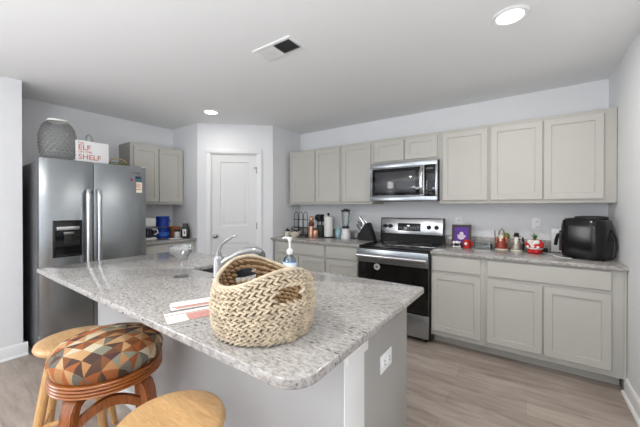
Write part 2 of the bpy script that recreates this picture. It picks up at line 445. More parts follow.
# corner pantry walls
D = (PB-PA); LEN = D.length; ANG = math.degrees(math.atan2(D.y, D.x))
MP = frame(PA.x, PA.y, 0, ANG)
DS0, DS1, DZ = .170, .796, 2.072
w = MB()
w.box(0, 0, 0, DS0, .1, ZC, M=MP); w.box(DS1, 0, 0, LEN, .1, ZC, M=MP); w.box(DS0, 0, DZ, DS1, .1, ZC, M=MP)
struct(w.build('wall_pantry', WALL))
struct(MB().box(XF, PA.y, 0, PA.x, PA.y+.1, ZC).build('wall_pantry_left_return', WALL))
struct(MB().box(PB.x-.1, PB.y, 0, PB.x, YW, ZC).build('wall_pantry_right_return', WALL))
# casing and door
t = MB()
for (a0, a1, b0, b1) in ((DS0-.06, DS0, 0, DZ), (DS1, DS1+.06, 0, DZ), (DS0-.06, DS1+.06, DZ+.0005, DZ+.06)):
    t.box(a0, -.02, b0, a1, 0, b1, .004, M=MP)
t.box(DS0, -.003, 0, DS0+.012, .1, DZ, M=MP); t.box(DS1-.012, -.003, 0, DS1, .1, DZ, M=MP); t.box(DS0, -.003, DZ-.012, DS1, .1, DZ, M=MP)
struct(t.build('trim_1', TRIM))
d = MB(); x0, x1, z0, z1 = DS0+.014, DS1-.014, .01, DZ-.014
yf = .018
px0, px1 = x0+.11, x1-.11
d.box(x0, yf, z0, px0, yf+.035, z1, M=MP); d.box(px1, yf, z0, x1, yf+.035, z1, M=MP)
for a, b_ in ((z0, .22), (.845, 1.075), (1.955, z1)): d.box(px0, yf, a, px1, yf+.035, b_, M=MP)
door1 = struct(d.build('door_1', DOORP))
for a, b_ in ((.22, .845), (1.075, 1.955)):
    p = MB(); panel(p, px0, a, px1, b_, [(0, yf), (.006, yf+.012), (.028, yf+.014), (.034, yf+.013), (.058, yf+.005), (.06, yf+.005)], MP, cap0=False)
    p.build('door_panel', DOORP, door1, angle=20)
k = MB()
Mk = MP @ Matrix.Translation((DS0+.066, yf, .94)) @ Matrix.Rotation(PI/2, 4, 'X')
k.lathe([(.032, 0), (.032, .006), (.012, .01), (.011, .03), (.022, .036), (.029, .048), (.027, .06), (.014, .066)], seg=20, M=Mk)
k.build('door_knob', NICKEL, door1)
for hz in (1.80, 1.03, .25):
    MB().box(DS1-.016, -.006, hz, DS1-.004, .016, hz+.09, .002, M=MP).build('hinge', NICKEL, door1)
MB().box(DS1-.05, -.004, 1.87, DS1-.005, .010, 1.885, .002, M=MP).build('hinge_stop', NICKEL, door1)

# baseboards
def baseboard(name, x0, y0, x1, y1, ang_m=None):
    L = math.hypot(x1-x0, y1-y0); M = frame(x0, y0, 0, math.degrees(math.atan2(y1-y0, x1-x0)))
    mb = MB(); R = []
    for x in (0, L):
        R.append([(x, 0, 0), (x, -.014, 0), (x, -.014, .095), (x, -.010, .105), (x, -.004, .112), (x, 0, .115)])
    mb.rings(R, True, True, True, M)
    sh = []
    for x in (0, L): sh.append([(x, -.014, 0), (x, -.030, 0), (x, -.029, .008), (x, -.024, .015), (x, -.014, .018)])
    mb.rings(sh, True, True, True, M)
    return struct(mb.build(name, TRIM))
baseboard('baseboard_right', XR, 2.99, XR, YB)
baseboard('baseboard_left', XS, YB, XS, .66)
baseboard('baseboard_left_return', XS+.0, .63, XF, .63)
baseboard('baseboard_pantry', PA.x, PA.y, PA.x + D.x*(DS0-.06)/LEN, PA.y + D.y*(DS0-.06)/LEN)
baseboard('baseboard_pantry_right', PA.x + D.x*(DS1+.06)/LEN, PA.y + D.y*(DS1+.06)/LEN, PB.x, PB.y)

# ------------------------------------------------------------------ ceiling fixtures
def downlight(x, y, label, power=8):
    t = thing('recessed_ceiling_light', label, 'ceiling light', (x, y, ZC), 'recessed ceiling lights')
    MB().lathe([(.098, 0), (.098, -.004), (.090, -.010), (.072, -.007), (.070, -.003)], x, y, ZC, 36).build('trim_ring', WHITEP, t)
    MB().lathe([(.070, -.004), (.067, -.0075), (.03, -.0085), (.001, -.009)], x, y, ZC, 32).build('lens', LAMP, t)
    l = bpy.data.lights.new('downlight_lamp', 'AREA'); l.shape = 'DISK'; l.size = .10; l.energy = power; l.color = (1, .97, .92)
    o = bpy.data.objects.new('downlight_lamp', l); COL.objects.link(o); o.location = (x, y, ZC-.02)
    return t
downlight(-.085, 2.083, 'round recessed ceiling light nearest the right wall, large in view', 12)
downlight(-3.09, 2.134, 'round recessed ceiling light in front of the white pantry door', 3)
downlight(-1.15, .12, 'round recessed ceiling light above the bar stools', 13)
vt = thing('ceiling_vent', 'white rectangular louvred air vent in the ceiling', 'air vent', (-1.46, 1.565, ZC))
vx0, vx1, vy0, vy1 = -1.64, -1.285, 1.475, 1.655
m = MB(); f_ = .026
m.box(vx0, vy0, ZC-.008, vx1, vy0+f_, ZC, .002); m.box(vx0, vy1-f_, ZC-.008, vx1, vy1, ZC, .002)
m.box(vx0, vy0+f_, ZC-.008, vx0+f_, vy1-f_, ZC, .002); m.box(vx1-f_, vy0+f_, ZC-.008, vx1, vy1-f_, ZC, .002)
m.build('vent_frame', TRIM, vt)
MB().box(vx0+f_, vy0+f_, ZC-.002, vx1-f_, vy1-f_, ZC).build('duct_shade_sheet', mat('duct_shade_grey', (88, 88, 90), .7, var=.05), vt)  # flat grey sheet stands in for the shade inside the duct
xm = (vx0+vx1)/2
for half, sgn in ((0, -1), (1, 1)):
    a0, a1 = (vx0+f_, xm-.003) if half == 0 else (xm+.003, vx1-f_)
    n = 11
    for i in range(n):
        x = a0 + (a1-a0)*(i+.5)/n
        M = Matrix.Translation((x, 0, ZC-.0085)) @ Matrix.Rotation(math.radians(40*sgn), 4, 'Y')
        MB().box(-.0068, vy0+f_, -.0006, .0068, vy1-f_, .0006, M=M).build('louvre', TRIM if half == 0 else GREYM, vt)  # right-half blades coloured grey to paint in that side's shade
MB().box(xm-.004, vy0+f_, ZC-.008, xm+.004, vy1-f_, ZC-.002).build('divider', TRIM, vt)

# ------------------------------------------------------------------ cabinets
UY = YW-.325          # carcass front of the uppers
def upper(label, x0, x1, z0, z1, doors, name='wall_cabinet', side_stile=None):
    t = thing(name, label, 'cabinet', ((x0+x1)/2, YW-.16, z0), 'grey wall cabinets')
    MB().box(x0+.0005, UY, z0, x1-.0005, YW, z1, .0015).build('carcass', CAB, t)
    M = frame(0, UY-.0005, 0, 0)
    for a, b_, za, zb in doors: shaker(a, za, b_, zb, M, t)
    return t
Z0, Z1, ZA, ZB = 1.372, 2.134, 1.405, 2.100
upper('two-door grey wall cabinet in the corner beside the pantry wall, above the wire rack', -2.845, -1.962, Z0, Z1, [(-2.768, -2.378, ZA, ZB), (-2.366, -1.982, ZA, ZB)])
upper('narrow single-door grey wall cabinet left of the microwave', -1.962, -1.5245, Z0, Z1, [(-1.943, -1.548, ZA, ZB)])
upper('short two-door grey wall cabinet directly above the microwave', -1.5245, -.757, 1.842, Z1, [(-1.494, -1.138, 1.868, ZB), (-1.122, -.778, 1.868, ZB)])
upper('single-door grey wall cabinet right of the microwave', -.757, -.300, Z0, Z1, [(-.724, -.314, ZA, ZB)])
upper('wide two-door grey wall cabinet against the right wall, above the air fryer', -.300, XR-.003, Z0, Z1, [(-.284, .112, ZA, ZB), (.122, .508, ZA, ZB)])
# fridge-wall upper
FX = -3.97
t = thing('wall_cabinet', 'two-door grey wall cabinet on the far left wall right of the refrigerator', 'cabinet', (-4.12, 1.95, Z0), 'grey wall cabinets')
MB().box(XF, 1.615, Z0, FX, 2.290, Z1, .0015).build('carcass', CAB, t)
M = frame(FX+.0005, 0, 0, 90)
shaker(1.650, ZA, 1.945, ZB, M, t); shaker(1.955, ZA, 2.262, ZB, M, t)
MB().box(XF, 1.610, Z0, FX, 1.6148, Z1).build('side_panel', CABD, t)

BY = 2.972; TOEY = 3.09
def base(label, x0, x1, fronts, drawers, toe=True, fill=None):
    t = thing('base_cabinet', label, 'cabinet', ((x0+x1)/2, YW-.3, 0), 'grey base cabinets')
    MB().box(x0+.0005, BY, .10, x1-.0005, YW, .883, .0015).build('carcass', CAB, t)
    MB().box(x0+.0005, TOEY, 0, x1-.0005, TOEY+.02, .10).build('toe_kick', CAB, t)
    M = frame(0, BY-.0005, 0, 0)
    for a, b_ in fronts: shaker(a, .148, b_, .700, M, t)
    for a, b_ in drawers: slabfront(a, .728, b_, .868, M, t)
    return t
base('grey base cabinet with one drawer over one door, right of the range', -.762, -.308, [(-.752, -.334)], [(-.752, -.334)])
b2 = base('wide grey base cabinet with one long drawer front over two doors, by the right wall', -.308, .572, [(-.285, .103), (.114, .504)], [(-.285, .504)])
MB().box(.5725, BY+.002, .10, .586, BY+.02, .883).build('filler_strip', CAB, b2)
base('wide grey base cabinet under the wire rack and paper towel, beside the pantry', -2.850, -1.998, [(-2.80, -2.42), (-2.41, -2.012)], [(-2.80, -2.012)])
base('narrow grey base cabinet with drawer and door, left of the range', -1.998, -1.533, [(-1.983, -1.562)], [(-1.983, -1.562)])
t = thing('base_cabinet', 'grey base cabinet on the far left wall under the blue canisters', 'cabinet', (-3.98, 1.95, 0), 'grey base cabinets')
MB().box(XF, 1.610, .10, -3.695, 2.300, .883, .0015).build('carcass', CAB, t)
MB().box(-3.80, 1.610, 0, -3.78, 2.300, .10).build('toe_kick', CAB, t)
M = frame(-3.6945, 0, 0, 90)
slabfront(1.66, .728, 2.24, .868, M, t); shaker(1.66, .148, 1.945, .700, M, t); shaker(1.955, .148, 2.24, .700, M, t)

# counters with backsplashes
CZ0, CZ = .884, .914
def counter(label, poly, splashes, at):
    t = thing('granite_countertop', label, 'countertop', at, 'granite countertops')
    MB().prism(poly, CZ0, CZ, .004).build('slab', GRAN, t)
    for b_, lb in splashes:
        tag(MB().box(*b_, .002).build('granite_backsplash', GRAN, None, (b_[0], b_[1], b_[2])), lb, 'backsplash', 'granite backsplash strips')
    return t
CY = 2.938
counter('grey granite countertop right of the range, under the air fryer', [(-.762, CY), (XR-.001, CY), (XR-.001, YW-.001), (-.762, YW-.001)], [((-.762, YW-.021, CZ+.0002, XR-.001, YW-.001, 1.016), 'low grey granite backsplash behind the air fryer and figurines')], (-.1, 3.27, CZ0))
counter('grey granite countertop left of the range, under the knife block', [(-2.903, CY), (-1.532, CY), (-1.532, YW-.001), (-2.903, YW-.001)], [((-2.90, YW-.021, CZ+.0002, -1.532, YW-.001, 1.016), 'low grey granite backsplash behind the blender and knife block')], (-2.2, 3.27, CZ0))
counter('small grey granite countertop on the far left wall beside the refrigerator', [(XF+.001, 1.60), (-3.660, 1.60), (-3.660, 2.305), (XF+.001, 2.305)], [((XF+.001, 1.60, CZ+.0002, XF+.021, 2.305, 1.016), 'low grey granite backsplash behind the blue canisters')], (-3.98, 1.95, CZ0))

# ------------------------------------------------------------------ refrigerator
fr = thing('refrigerator', 'tall stainless side-by-side refrigerator with black water dispenser', 'refrigerator', (-3.85, 1.125, 0))
FY0, FY1, SEAM = .690, 1.566, 1.083
MB().box(-4.20, FY0+.004, .02, -3.535, FY1-.004, 1.745, .006).build('body', DARKG, fr)
MB().box(-4.1, FY0+.03, 0, -3.56, FY1-.03, .03).build('base_grille', BLACKM, fr)
def fdoor(y0, y1):
    n = 10; prof = [(-3.53, y0), ]
    pts = []
    for i in range(n+1):
        s = i/n; y = y0+(y1-y0)*s
        edge = min(s, 1-s)*(y1-y0)
        x = -3.462 + .012*(1-(2*s-1)**2)
        if edge < .001: x -= .006
        pts.append((x, y))
    poly = [(-3.53, y0)] + pts + [(-3.53, y1)]
    mb = MB(); mb.prism(list(reversed(poly)), .06, 1.772, .003)
    return mb
D1 = fdoor(FY0, SEAM-.003).build('door', STEEL, fr)
D2 = fdoor(SEAM+.003, FY1).build('door', STEEL, fr)
for par, yy, sg in ((D1, 1.026, -1), (D2, 1.112, 1)):
    pts = [(-3.455, yy, 1.50), (-3.41, yy, 1.495), (-3.398, yy, 1.46)] + [(-3.398+.006*math.sin(PI*i/8), yy, 1.46-.86*i/8) for i in range(1, 8)] + [(-3.398, yy, .60), (-3.41, yy, .565), (-3.455, yy, .56)]
    MB().tube(pts, .017, 12, flat=(1.15, .8)).build('handle', STEELH, par)
# dispenser
dm = MB(); MD = frame(-3.4525, 0, 0, 90)
panel(dm, .775, .880, .987, 1.215, [(0, .012), (0, -.006), (.006, -.010), (.018, -.010), (.020, -.004)], MD)
dsp = dm.build('water_dispenser', GLOSSB, D1)
MB().box(.790, -.013, 1.110, .975, -.004, 1.200, .004, M=MD).build('control_panel', GLOSSB, dsp)
MB().box(.80, -.0155, 1.125, .965, -.0125, 1.158, .002, M=MD).build('control_display', STEELH, dsp)
MB().box(.850, -.013, 1.085, .925, -.004, 1.110, .003, M=MD).build('nozzle', NICKEL, dsp)
MB().box(.855, -.012, 1.00, .915, -.004, 1.082, .003, M=MD).build('paddle', BLACKM, dsp)
MB().box(.795, -.02, .893, .968, -.004, .903, .002, M=MD).build('drip_tray', BLACKM, dsp)
MB().box(1.425, -.004, 1.697, 1.505, .003, 1.709, .001, M=frame(-3.455, 0, 0, 90)).build('badge', GREYM, D2)
for yy in (FY0+.07, FY1-.07): MB().box(-3.60, yy-.035, 1.745, -3.50, yy+.035, 1.785, .006).build('hinge_cover', GREYM, fr)
# fridge papers: photo magnet, round magnet, note
MM = frame(-3.4565, 0, 0, 90)
ph = thing('photo_magnet', 'small dark blue landscape photo magnet above the paper note on the refrigerator', 'magnet', (-3.4565, 1.473, 1.62))
MB().box(1.446, -.003, 1.618, 1.512, .003, 1.668, M=MM).build('photo_sheet', mat('night_photo', (40, 62, 84), .4, var=.6, vscale=30), ph)
MB().box(1.450, -.0036, 1.624, 1.508, -.0028, 1.640, M=MM).build('photo_foreground', mat('photo_teal', (70, 120, 135), .4, var=.4, vscale=40), ph)
rm = thing('round_magnet', 'small round red magnet left of the blue photo on the refrigerator', 'magnet', (-3.4565, 1.413, 1.625))
MB().lathe([(.020, 0), (.020, .004), (.017, .006), (.001, .006)], seg=20, M=Matrix.Translation((-3.4575, 1.413, 1.628)) @ Matrix.Rotation(PI/2, 4, 'Y')).build('magnet_disc', RED, rm)
MB().lathe([(.010, .006), (.010, .0072), (.001, .0072)], seg=16, M=Matrix.Translation((-3.4575, 1.413, 1.628)) @ Matrix.Rotation(PI/2, 4, 'Y')).build('magnet_face', mat('magnet_blue', (70, 70, 120), .4, var=.2), rm)
nt_ = thing('paper_note', 'cream paper note with a faint red drawing on the refrigerator door', 'note', (-3.4565, 1.48, 1.50))
MB().box(1.448, -.0025, 1.492, 1.522, .003, 1.604, M=MM).build('sheet', mat('cream_note', (240, 226, 206), .8, var=.03), nt_)
MB().box(1.464, -.0031, 1.545, 1.506, -.0024, 1.590, M=MM).build('drawing', mat('pale_red_ink', (226, 180, 165), .8, var=.25, vscale=70), nt_)
MB().box(1.462, -.0031, 1.522, 1.510, -.0024, 1.532, M=MM).build('caption_line', mat('grey_ink', (165, 150, 140), .8, var=.1), nt_)

# on top of the refrigerator
jar = thing('glass_jar', 'large hobnail clear glass jar with a white rim on the refrigerator', 'jar', (-3.68, .868, 1.772))
prof = [(.085, 0), (.108, .012), (.128, .07), (.139, .16), (.138, .24), (.122, .31), (.098, .355), (.076, .380)]
inner = [(r-.006, z+.006) for r, z in reversed(prof)]
jm = MB(); RJ = []
for i in range(121):
    zz = .380*i/120; rr = prof[-1][0]
    for (r0, za), (r1, zb) in zip(prof, prof[1:]):
        if za <= zz <= zb: rr = r0+(r1-r0)*(zz-za)/(zb-za); break
    ring = []
    for k in range(176):
        a = 2*PI*k/176
        row = zz/.030
        u = 22*a/(2*PI) + .5*(int(row) % 2)
        d2 = ((u % 1)-.5)**2*3.2 + ((row % 1)-.5)**2*3.2
        b_ = .0065*max(0, 1-d2*1.9) if .04 < zz < .36 else 0
        ring.append((-3.68+(rr+b_)*math.cos(a), .868+(rr+b_)*math.sin(a), 1.772+zz))
    RJ.append(ring)
jm.rings(RJ, True, False)
jm.build('jar_body', GLASSJ, jar, angle=180)
MB().lathe([(.071, .376), (.078, .376), (.080, .384), (.078, .394), (.071, .394)], -3.68, .868, 1.772, 36, False, False).build('rim', WHITEC, jar)

sg = thing('lettered_sign', 'small white sign with coral red lettering leaning on top of the refrigerator', 'sign', (-3.55, 1.10, 1.772))
sM = Matrix.Translation((-3.535, 0, 1.7735)) @ Matrix.Rotation(math.radians(-3), 4, 'Y') @ Matrix.Rotation(PI/2, 4, 'Z')
MB().box(.968, 0, 0, 1.238, .022, .212, .002, M=sM).build('board', WHITEP, sg)
tM = sM @ Matrix.Rotation(PI/2, 4, 'X')
def sgn(body, size, x, z, bold=0.0):
    text_mesh(body, size, tM @ Matrix.Translation((x, z, .0008)), 'lettering', CORAL, sg, .0005, 'LEFT', bold)
sgn('THE', .026, .984, .178, .0004); sgn('ELF', .070, .984, .122, .0008); sgn('ON THE', .030, .984, .092, .0004); sgn('SHELF', .070, .984, .030, .0008)
gl = thing('glass_decanter', 'clear glass decanter with a faceted stopper behind the white sign', 'decanter', (-3.83, 1.16, 1.747))
MB().lathe([(.045, 0), (.055, .02), (.058, .10), (.04, .16), (.022, .19), (.02, .23), (.026, .235), (.018, .236), (.014, .19), (.034, .155), (.05, .10), (.047, .02), (.03, .01)], -3.83, 1.16, 1.748, 24).build('bottle', GLASS, gl)
MB().lathe([(.014, .232), (.016, .25), (.034, .285), (.038, .31), (.026, .345), (.004, .37)], -3.83, 1.16, 1.748, 8).build('stopper', GLASS, gl)
wr = thing('wire_basket', 'small olive green wire basket on the right end of the refrigerator top', 'basket', (-3.66, 1.37, 1.747))
m = MB(); bx, by, bz = -3.66, 1.37, 1.750
for k in range(12):
    a = 2*PI*k/12
    m.tube([(bx+.05*math.cos(a), by+.05*math.sin(a), bz), (bx+.075*math.cos(a), by+.075*math.sin(a), bz+.03), (bx+.085*math.cos(a+.2), by+.085*math.sin(a+.2), bz+.06)], .003, 6)
for r, z in ((.05, 0.002), (.08, .045), (.086, .062)):
    m.tube([(bx+r*math.cos(2*PI*k/20), by+r*math.sin(2*PI*k/20), bz+z) for k in range(20)], .0035, 6, True)
m.build('wire_bowl', LEAFY, wr)
MB().tube([(bx, by-.083*math.cos(PI*i/12), bz+.06+.055*math.sin(PI*i/12)) for i in range(13)], .005, 8).build('handle', STRAW, wr)

# ------------------------------------------------------------------ range
rg = thing('range', 'freestanding stainless electric range with black glass cooktop and oven door', 'stove', (-1.145, 3.24, 0))
RX0, RX1 = -1.527, -.766
MB().box(RX0, 2.955, .03, RX1, YW-.01, .898, .003).build('body', BLACK, rg)
MB().box(RX0-.0, 2.935, .899, RX1, YW-.09, .918, .004).build('cooktop', COOK, rg)
for (cx_, cy_, rr) in ((-1.33, 3.09, .10), (-.96, 3.09, .085), (-1.33, 3.36, .075), (-.96, 3.36, .10)):
    m = MB(); m.lathe([(rr-.003, .9182), (rr-.003, .9188), (rr, .9188), (rr, .9182)], cx_, cy_, 0, 40, False, False)
    m.build('burner_ring', GREYM, rg)
bgm = MB()
R = []
for x in (RX0, RX1):
    R.append([(x, YW-.012, .90), (x, YW-.085, .90), (x, YW-.085, 1.000), (x, YW-.088, 1.012), (x, YW-.062, 1.195), (x, YW-.050, 1.203), (x, YW-.012, 1.203)])
bgm.rings(R); bgk = bgm.build('backguard', BLACK, rg)
slope = math.atan2(.026, .183)
MB_ = Matrix.Translation((0, YW-.0885, 1.012)) @ Matrix.Rotation(-slope, 4, 'X')
MB().box(RX0+.012, -.004, .0, RX1-.012, .002, .186, .002, M=MB_).build('control_fascia', STEELH, bgk)
MB().box(-1.302, -.006, .035, -1.025, -.003, .128, .002, M=MB_).build('display', GLOSSB, bgk)
MB().box(-1.185, -.0066, .092, -1.155, -.0058, .106, M=MB_).build('clock', DISPL, bgk)
m = MB()
for i in range(9):
    for j in range(3): m.box(-1.29+i*.029, -.0066, .047+j*.016, -1.278+i*.029, -.0058, .053+j*.016, M=MB_)
m.build('key_marks', GREYM, bgk)
for kx in (-1.468, -1.398, -.930, -.845):
    kM = MB_ @ Matrix.Translation((kx, -.004, .088)) @ Matrix.Rotation(PI/2, 4, 'X')
    kn = MB().lathe([(.026, 0), (.026, .004), (.022, .007), (.020, .028), (.017, .032), (.001, .032)], seg=24, M=kM).build('knob', BLACKM, bgk)
    MB().box(-.003, .002, .030, .003, .018, .0335, M=kM).build('pointer', GREYM, kn)
# oven door and drawer
od = MB().box(RX0+.004, 2.902, .290, RX1-.004, 2.954, .888, .004).build('oven_door', GLOSSB, rg)
MB().box(RX0+.006, 2.896, .742, RX1-.006, 2.9025, .886, .003).build('door_trim', STEEL, od)
MB().tube([(RX0+.045, 2.899, .818), (RX0+.045, 2.865, .818)], .010, 10).build('handle_post', STEELH, od)
MB().tube([(RX1-.045, 2.899, .818), (RX1-.045, 2.865, .818)], .010, 10).build('handle_post', STEELH, od)
MB().tube([(RX0+.012, 2.853, .818), (RX1-.012, 2.853, .818)], .0175, 16, flat=(1, 1.25)).build('door_handle', STEELH, od)
MB().box(-1.40, 2.9005, .40, -.89, 2.9025, .69).build('door_window', GLOSSB, od)
MB().box(RX0+.004, 2.905, .055, RX1-.004, 2.954, .280, .004).build('storage_drawer', STEEL, rg)
for lx in (RX0+.05, RX1-.05): MB().lathe([(.018, 0), (.018, .03)], lx, 3.0, 0, 12).build('foot', BLACKM, rg)
dt = thing('oven_door_disc', 'round pale grey disc on the oven door glass', 'magnet', (-1.312, 2.90, .70))  # pale grey disc with a darker centre on the oven glass
MB().lathe([(.034, 0), (.034, .005), (.030, .008), (.001, .008)], seg=24, M=Matrix.Translation((-1.300, 2.902, .703)) @ Matrix.Rotation(PI/2, 4, 'X')).build('disc_face', mat('disc_grey', (190, 188, 184), .5, var=.05), dt)
MB().lathe([(.016, .008), (.014, .0095), (.001, .0095)], seg=20, M=Matrix.Translation((-1.300, 2.902, .703)) @ Matrix.Rotation(PI/2, 4, 'X')).build('disc_centre', GREYM, dt)

# ------------------------------------------------------------------ microwave
mw = thing('microwave', 'stainless over-the-range microwave with dark window above the stove', 'microwave', (-1.14, 3.4, 1.405))
MX0, MX1, MZ0, MZ1 = -1.521, -.7605, 1.405, 1.838
MB().box(MX0, 3.225, MZ0, MX1, YW-.005, MZ1, .003).build('body', BLACKM, mw)
MB().box(MX0, 3.196, 1.785, MX1, 3.2245, MZ1, .003).build('top_vent', STEEL, mw)
MB().box(MX0, 3.196, MZ0, MX1, 3.2245, 1.452, .003).build('bottom_trim', STEEL, mw)
mdoor = MB().box(MX0, 3.196, 1.453, -.893, 3.2245, 1.784, .003).build('door', STEEL, mw)
MB().box(-1.490, 3.1925, 1.468, -.935, 3.197, 1.772, .002).build('window_border', GLOSSB, mdoor)
MB().box(-1.455, 3.1915, 1.500, -.985, 3.193, 1.735, .001).build('window', MWGLASS, mdoor)
hp = [(-.917, 3.198, 1.752), (-.917, 3.175, 1.748), (-.917, 3.158, 1.725)] + [(-.917, 3.154-.008*math.sin(PI*i/6), 1.725-.215*i/6) for i in range(1, 6)] + [(-.917, 3.158, 1.51), (-.917, 3.175, 1.487), (-.917, 3.198, 1.483)]
MB().tube(hp, .013, 10, flat=(1.3, .8)).build('handle', STEELH, mdoor)
cp = MB().box(-.890, 3.196, 1.453, MX1-.022, 3.2245, 1.784, .002).build('control_panel', GLOSSB, mw)
MB().box(MX1-.021, 3.196, 1.453, MX1, 3.2245, 1.784, .002).build('right_trim', STEEL, mw)
MB().box(-.872, 3.1945, 1.735, -.802, 3.1965, 1.758).build('display', MWGLASS, cp)
m = MB()
for i in range(3):
    for j in range(7): m.box(-.870+i*.026, 3.1947, 1.475+j*.034, -.852+i*.026, 3.1963, 1.487+j*.034)
m.build('keypad', mat('keypad_grey', (60, 60, 62), .5, var=.1), cp)

# ------------------------------------------------------------------ outlets
def outlet(label, M, z, flat=False):
    t = thing('wall_outlet', label, 'outlet', tuple(M @ Vector((0, 0, z))), 'white outlet plates')
    Q = M @ Matrix.Translation((0, 0, z)) @ (Matrix.Rotation(PI/2, 4, 'Y') if flat else Matrix.Identity(4))
    p = MB().box(-.039, -.006, -.062, .039, 0, .062, .003, M=Q).build('cover_plate', PLATE, t)
    for zz in (.026, -.026):
        MB().box(-.017, -.0085, zz-.016, .017, -.006, zz+.016, .003, M=Q).build('receptacle', PLATE, p)
    s = MB()
    for zz in (.026, -.026):
        s.box(-.009, -.0092, zz-.006, -.006, -.0084, zz+.008, M=Q); s.box(.006, -.0092, zz-.006, .009, -.0084, zz+.008, M=Q)
    s.build('slots', SLOT, p)
    return t
outlet('white outlet plate on the back wall above the red planter', frame(.083, YW, 0, 0), 1.165)
outlet('white outlet plate on the back wall just behind the picture frame', frame(-.625, YW, 0, 0), 1.16)

# ------------------------------------------------------------------ island
IX0, IX1, IY0, IY1 = -2.765, -.440, .535, 1.590
isl = thing('kitchen_island', 'kitchen island body with white knee wall and grey cabinet end below the granite top', 'island', (-1.6, 1.2, 0))
KX0, KX1, KY0, KY1 = -2.735, -.5135, .880, 1.025
MB().box(KX0+.006, KY0, 0, KX1-.006, KY1, CZ0-.001).build('knee_wall', KNEE, isl)
for xa, xb in ((KX1-.0055, KX1), (KX0, KX0+.0055)): MB().box(xa, KY0+.001, 0, xb, KY1+.006, CZ0-.001, .001).build('end_trim', TRIM, isl)
MB().box(KX1+.0005, KY0-.002, .788, KX1+.014, KY1+.014, CZ0-.001, .004).build('end_cap', TRIM, isl)
MB().box(KX0+.02, KY0-.014, 0, KX1-.02, KY0-.0005, .11, .003).build('baseboard', TRIM, isl)
for xa, xb in ((-2.72, -1.96), (-1.35, -.5335)): MB().box(xa, KY1+.001, .10, xb, 1.500, CZ0-.001).build('cabinet_box', CAB, isl)
MB().box(-1.959, KY1+.001, .10, -1.351, 1.500, .66).build('sink_cabinet_box', CAB, isl)
MB().box(-2.70, KY1+.001, 0, -.56, 1.43, .0995).build('toe_kick', CAB, isl)
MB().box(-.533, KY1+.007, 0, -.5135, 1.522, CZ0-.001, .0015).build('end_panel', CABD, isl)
M = frame(0, 1.5005, 0, 180)
for a, b_ in ((.54, .935), (.945, 1.34), (1.36, 1.65), (1.66, 1.95), (1.97, 2.33), (2.34, 2.70)):
    shaker(a, .148, b_, .700, M, isl)
for a, b_ in ((.54, .935), (.945, 1.34), (1.36, 1.95), (1.97, 2.33), (2.34, 2.70)):
    slabfront(a, .728, b_, .868, M, isl)
outlet('white outlet plate on the grey end panel of the island', frame(-.5135, 1.238, 0, 90), .657, True)

def rr_poly(x0, y0, x1, y1, rads):
    pts = []
    for (cx_, cy_, a0, r) in ((x0, y0, 180, rads[0]), (x1, y0, 270, rads[1]), (x1, y1, 0, rads[2]), (x0, y1, 90, rads[3])):
        ox = cx_ + (r if cx_ == x0 else -r); oy = cy_ + (r if cy_ == y0 else -r)
        for i in range(9):
            a = math.radians(a0 + 90*i/8); pts.append((ox + r*math.cos(a), oy + r*math.sin(a)))
    return pts
SX0, SX1, SY0, SY1 = -1.90, -1.40, 1.150, 1.490
top = thing('granite_countertop', 'large grey granite island countertop with rounded front corner and sink cutout', 'countertop', (-1.6, 1.06, CZ0), 'granite countertops')
MB().prism(rr_poly(IX0, IY0, IX1, IY1, (.02, .085, .02, .02)), CZ0, CZ, .005, holes=[list(reversed(rr_poly(SX0, SY0, SX1, SY1, (.05,)*4)))], seg=3).build('slab', GRAN, top)
sk = thing('kitchen_sink', 'undermounted stainless steel sink in the island top', 'sink', (-1.65, 1.32, .69))
def rrring(x0, y0, x1, y1, r, z): return [(x, y, z) for x, y in rr_poly(x0, y0, x1, y1, (r,)*4)]
m = MB()
m.rings([rrring(SX0-.02, SY0-.02, SX1+.02, SY1+.02, .06, .8825), rrring(SX0+.004, SY0+.004, SX1-.004, SY1-.004, .05, .8825), rrring(SX0+.012, SY0+.012, SX1-.012, SY1-.012, .05, .72), rrring(SX0+.04, SY0+.04, SX1-.04, SY1-.04, .05, .695)], False, True)
m.build('basin', SINKM, sk)
MB().lathe([(.045, .6955), (.045, .699), (.03, .699), (.02, .6965)], -1.65, 1.32, 0, 24).build('drain', CHROME, sk)

fc = thing('kitchen_faucet', 'low chrome pull-out faucet with long curved lever behind the basket', 'faucet', (-1.5, 1.09, CZ))
bx, by = -1.512, 1.088
MB().lathe([(.034, 0), (.034, .006), (.027, .012), (.025, .10), (.027, .118), (.020, .130), (.001, .134)], bx, by, CZ, 24).build('column', CHROME, fc)
lv = [(bx+.004, by+.004, CZ+.125), (bx+.010, by-.002, CZ+.160), (bx+.030, by, CZ+.195), (bx+.062, by+.012, CZ+.226), (bx+.098, by+.028, CZ+.247), (bx+.122, by+.04, CZ+.258)]
MB().tube(lv, [.017, .012, .010, .0095, .008, .005], 12, flat=(1.3, .8)).build('lever', CHROME, fc)
sp = [(bx+.010, by+.012, CZ+.085), (bx+.035, by+.05, CZ+.112), (bx+.055, by+.10, CZ+.140), (bx+.075, by+.155, CZ+.152), (bx+.09, by+.205, CZ+.150), (bx+.10, by+.245, CZ+.135)]
spout = MB().tube(sp, [.018, .017, .018, .021, .022, .021], 14).build('spout', CHROME, fc)
MB().tube([(bx+.098, by+.240, CZ+.138), (bx+.106, by+.262, CZ+.112), (bx+.108, by+.268, CZ+.095)], [.0215, .021, .018], 14).build('spray_head', GREYM, spout)

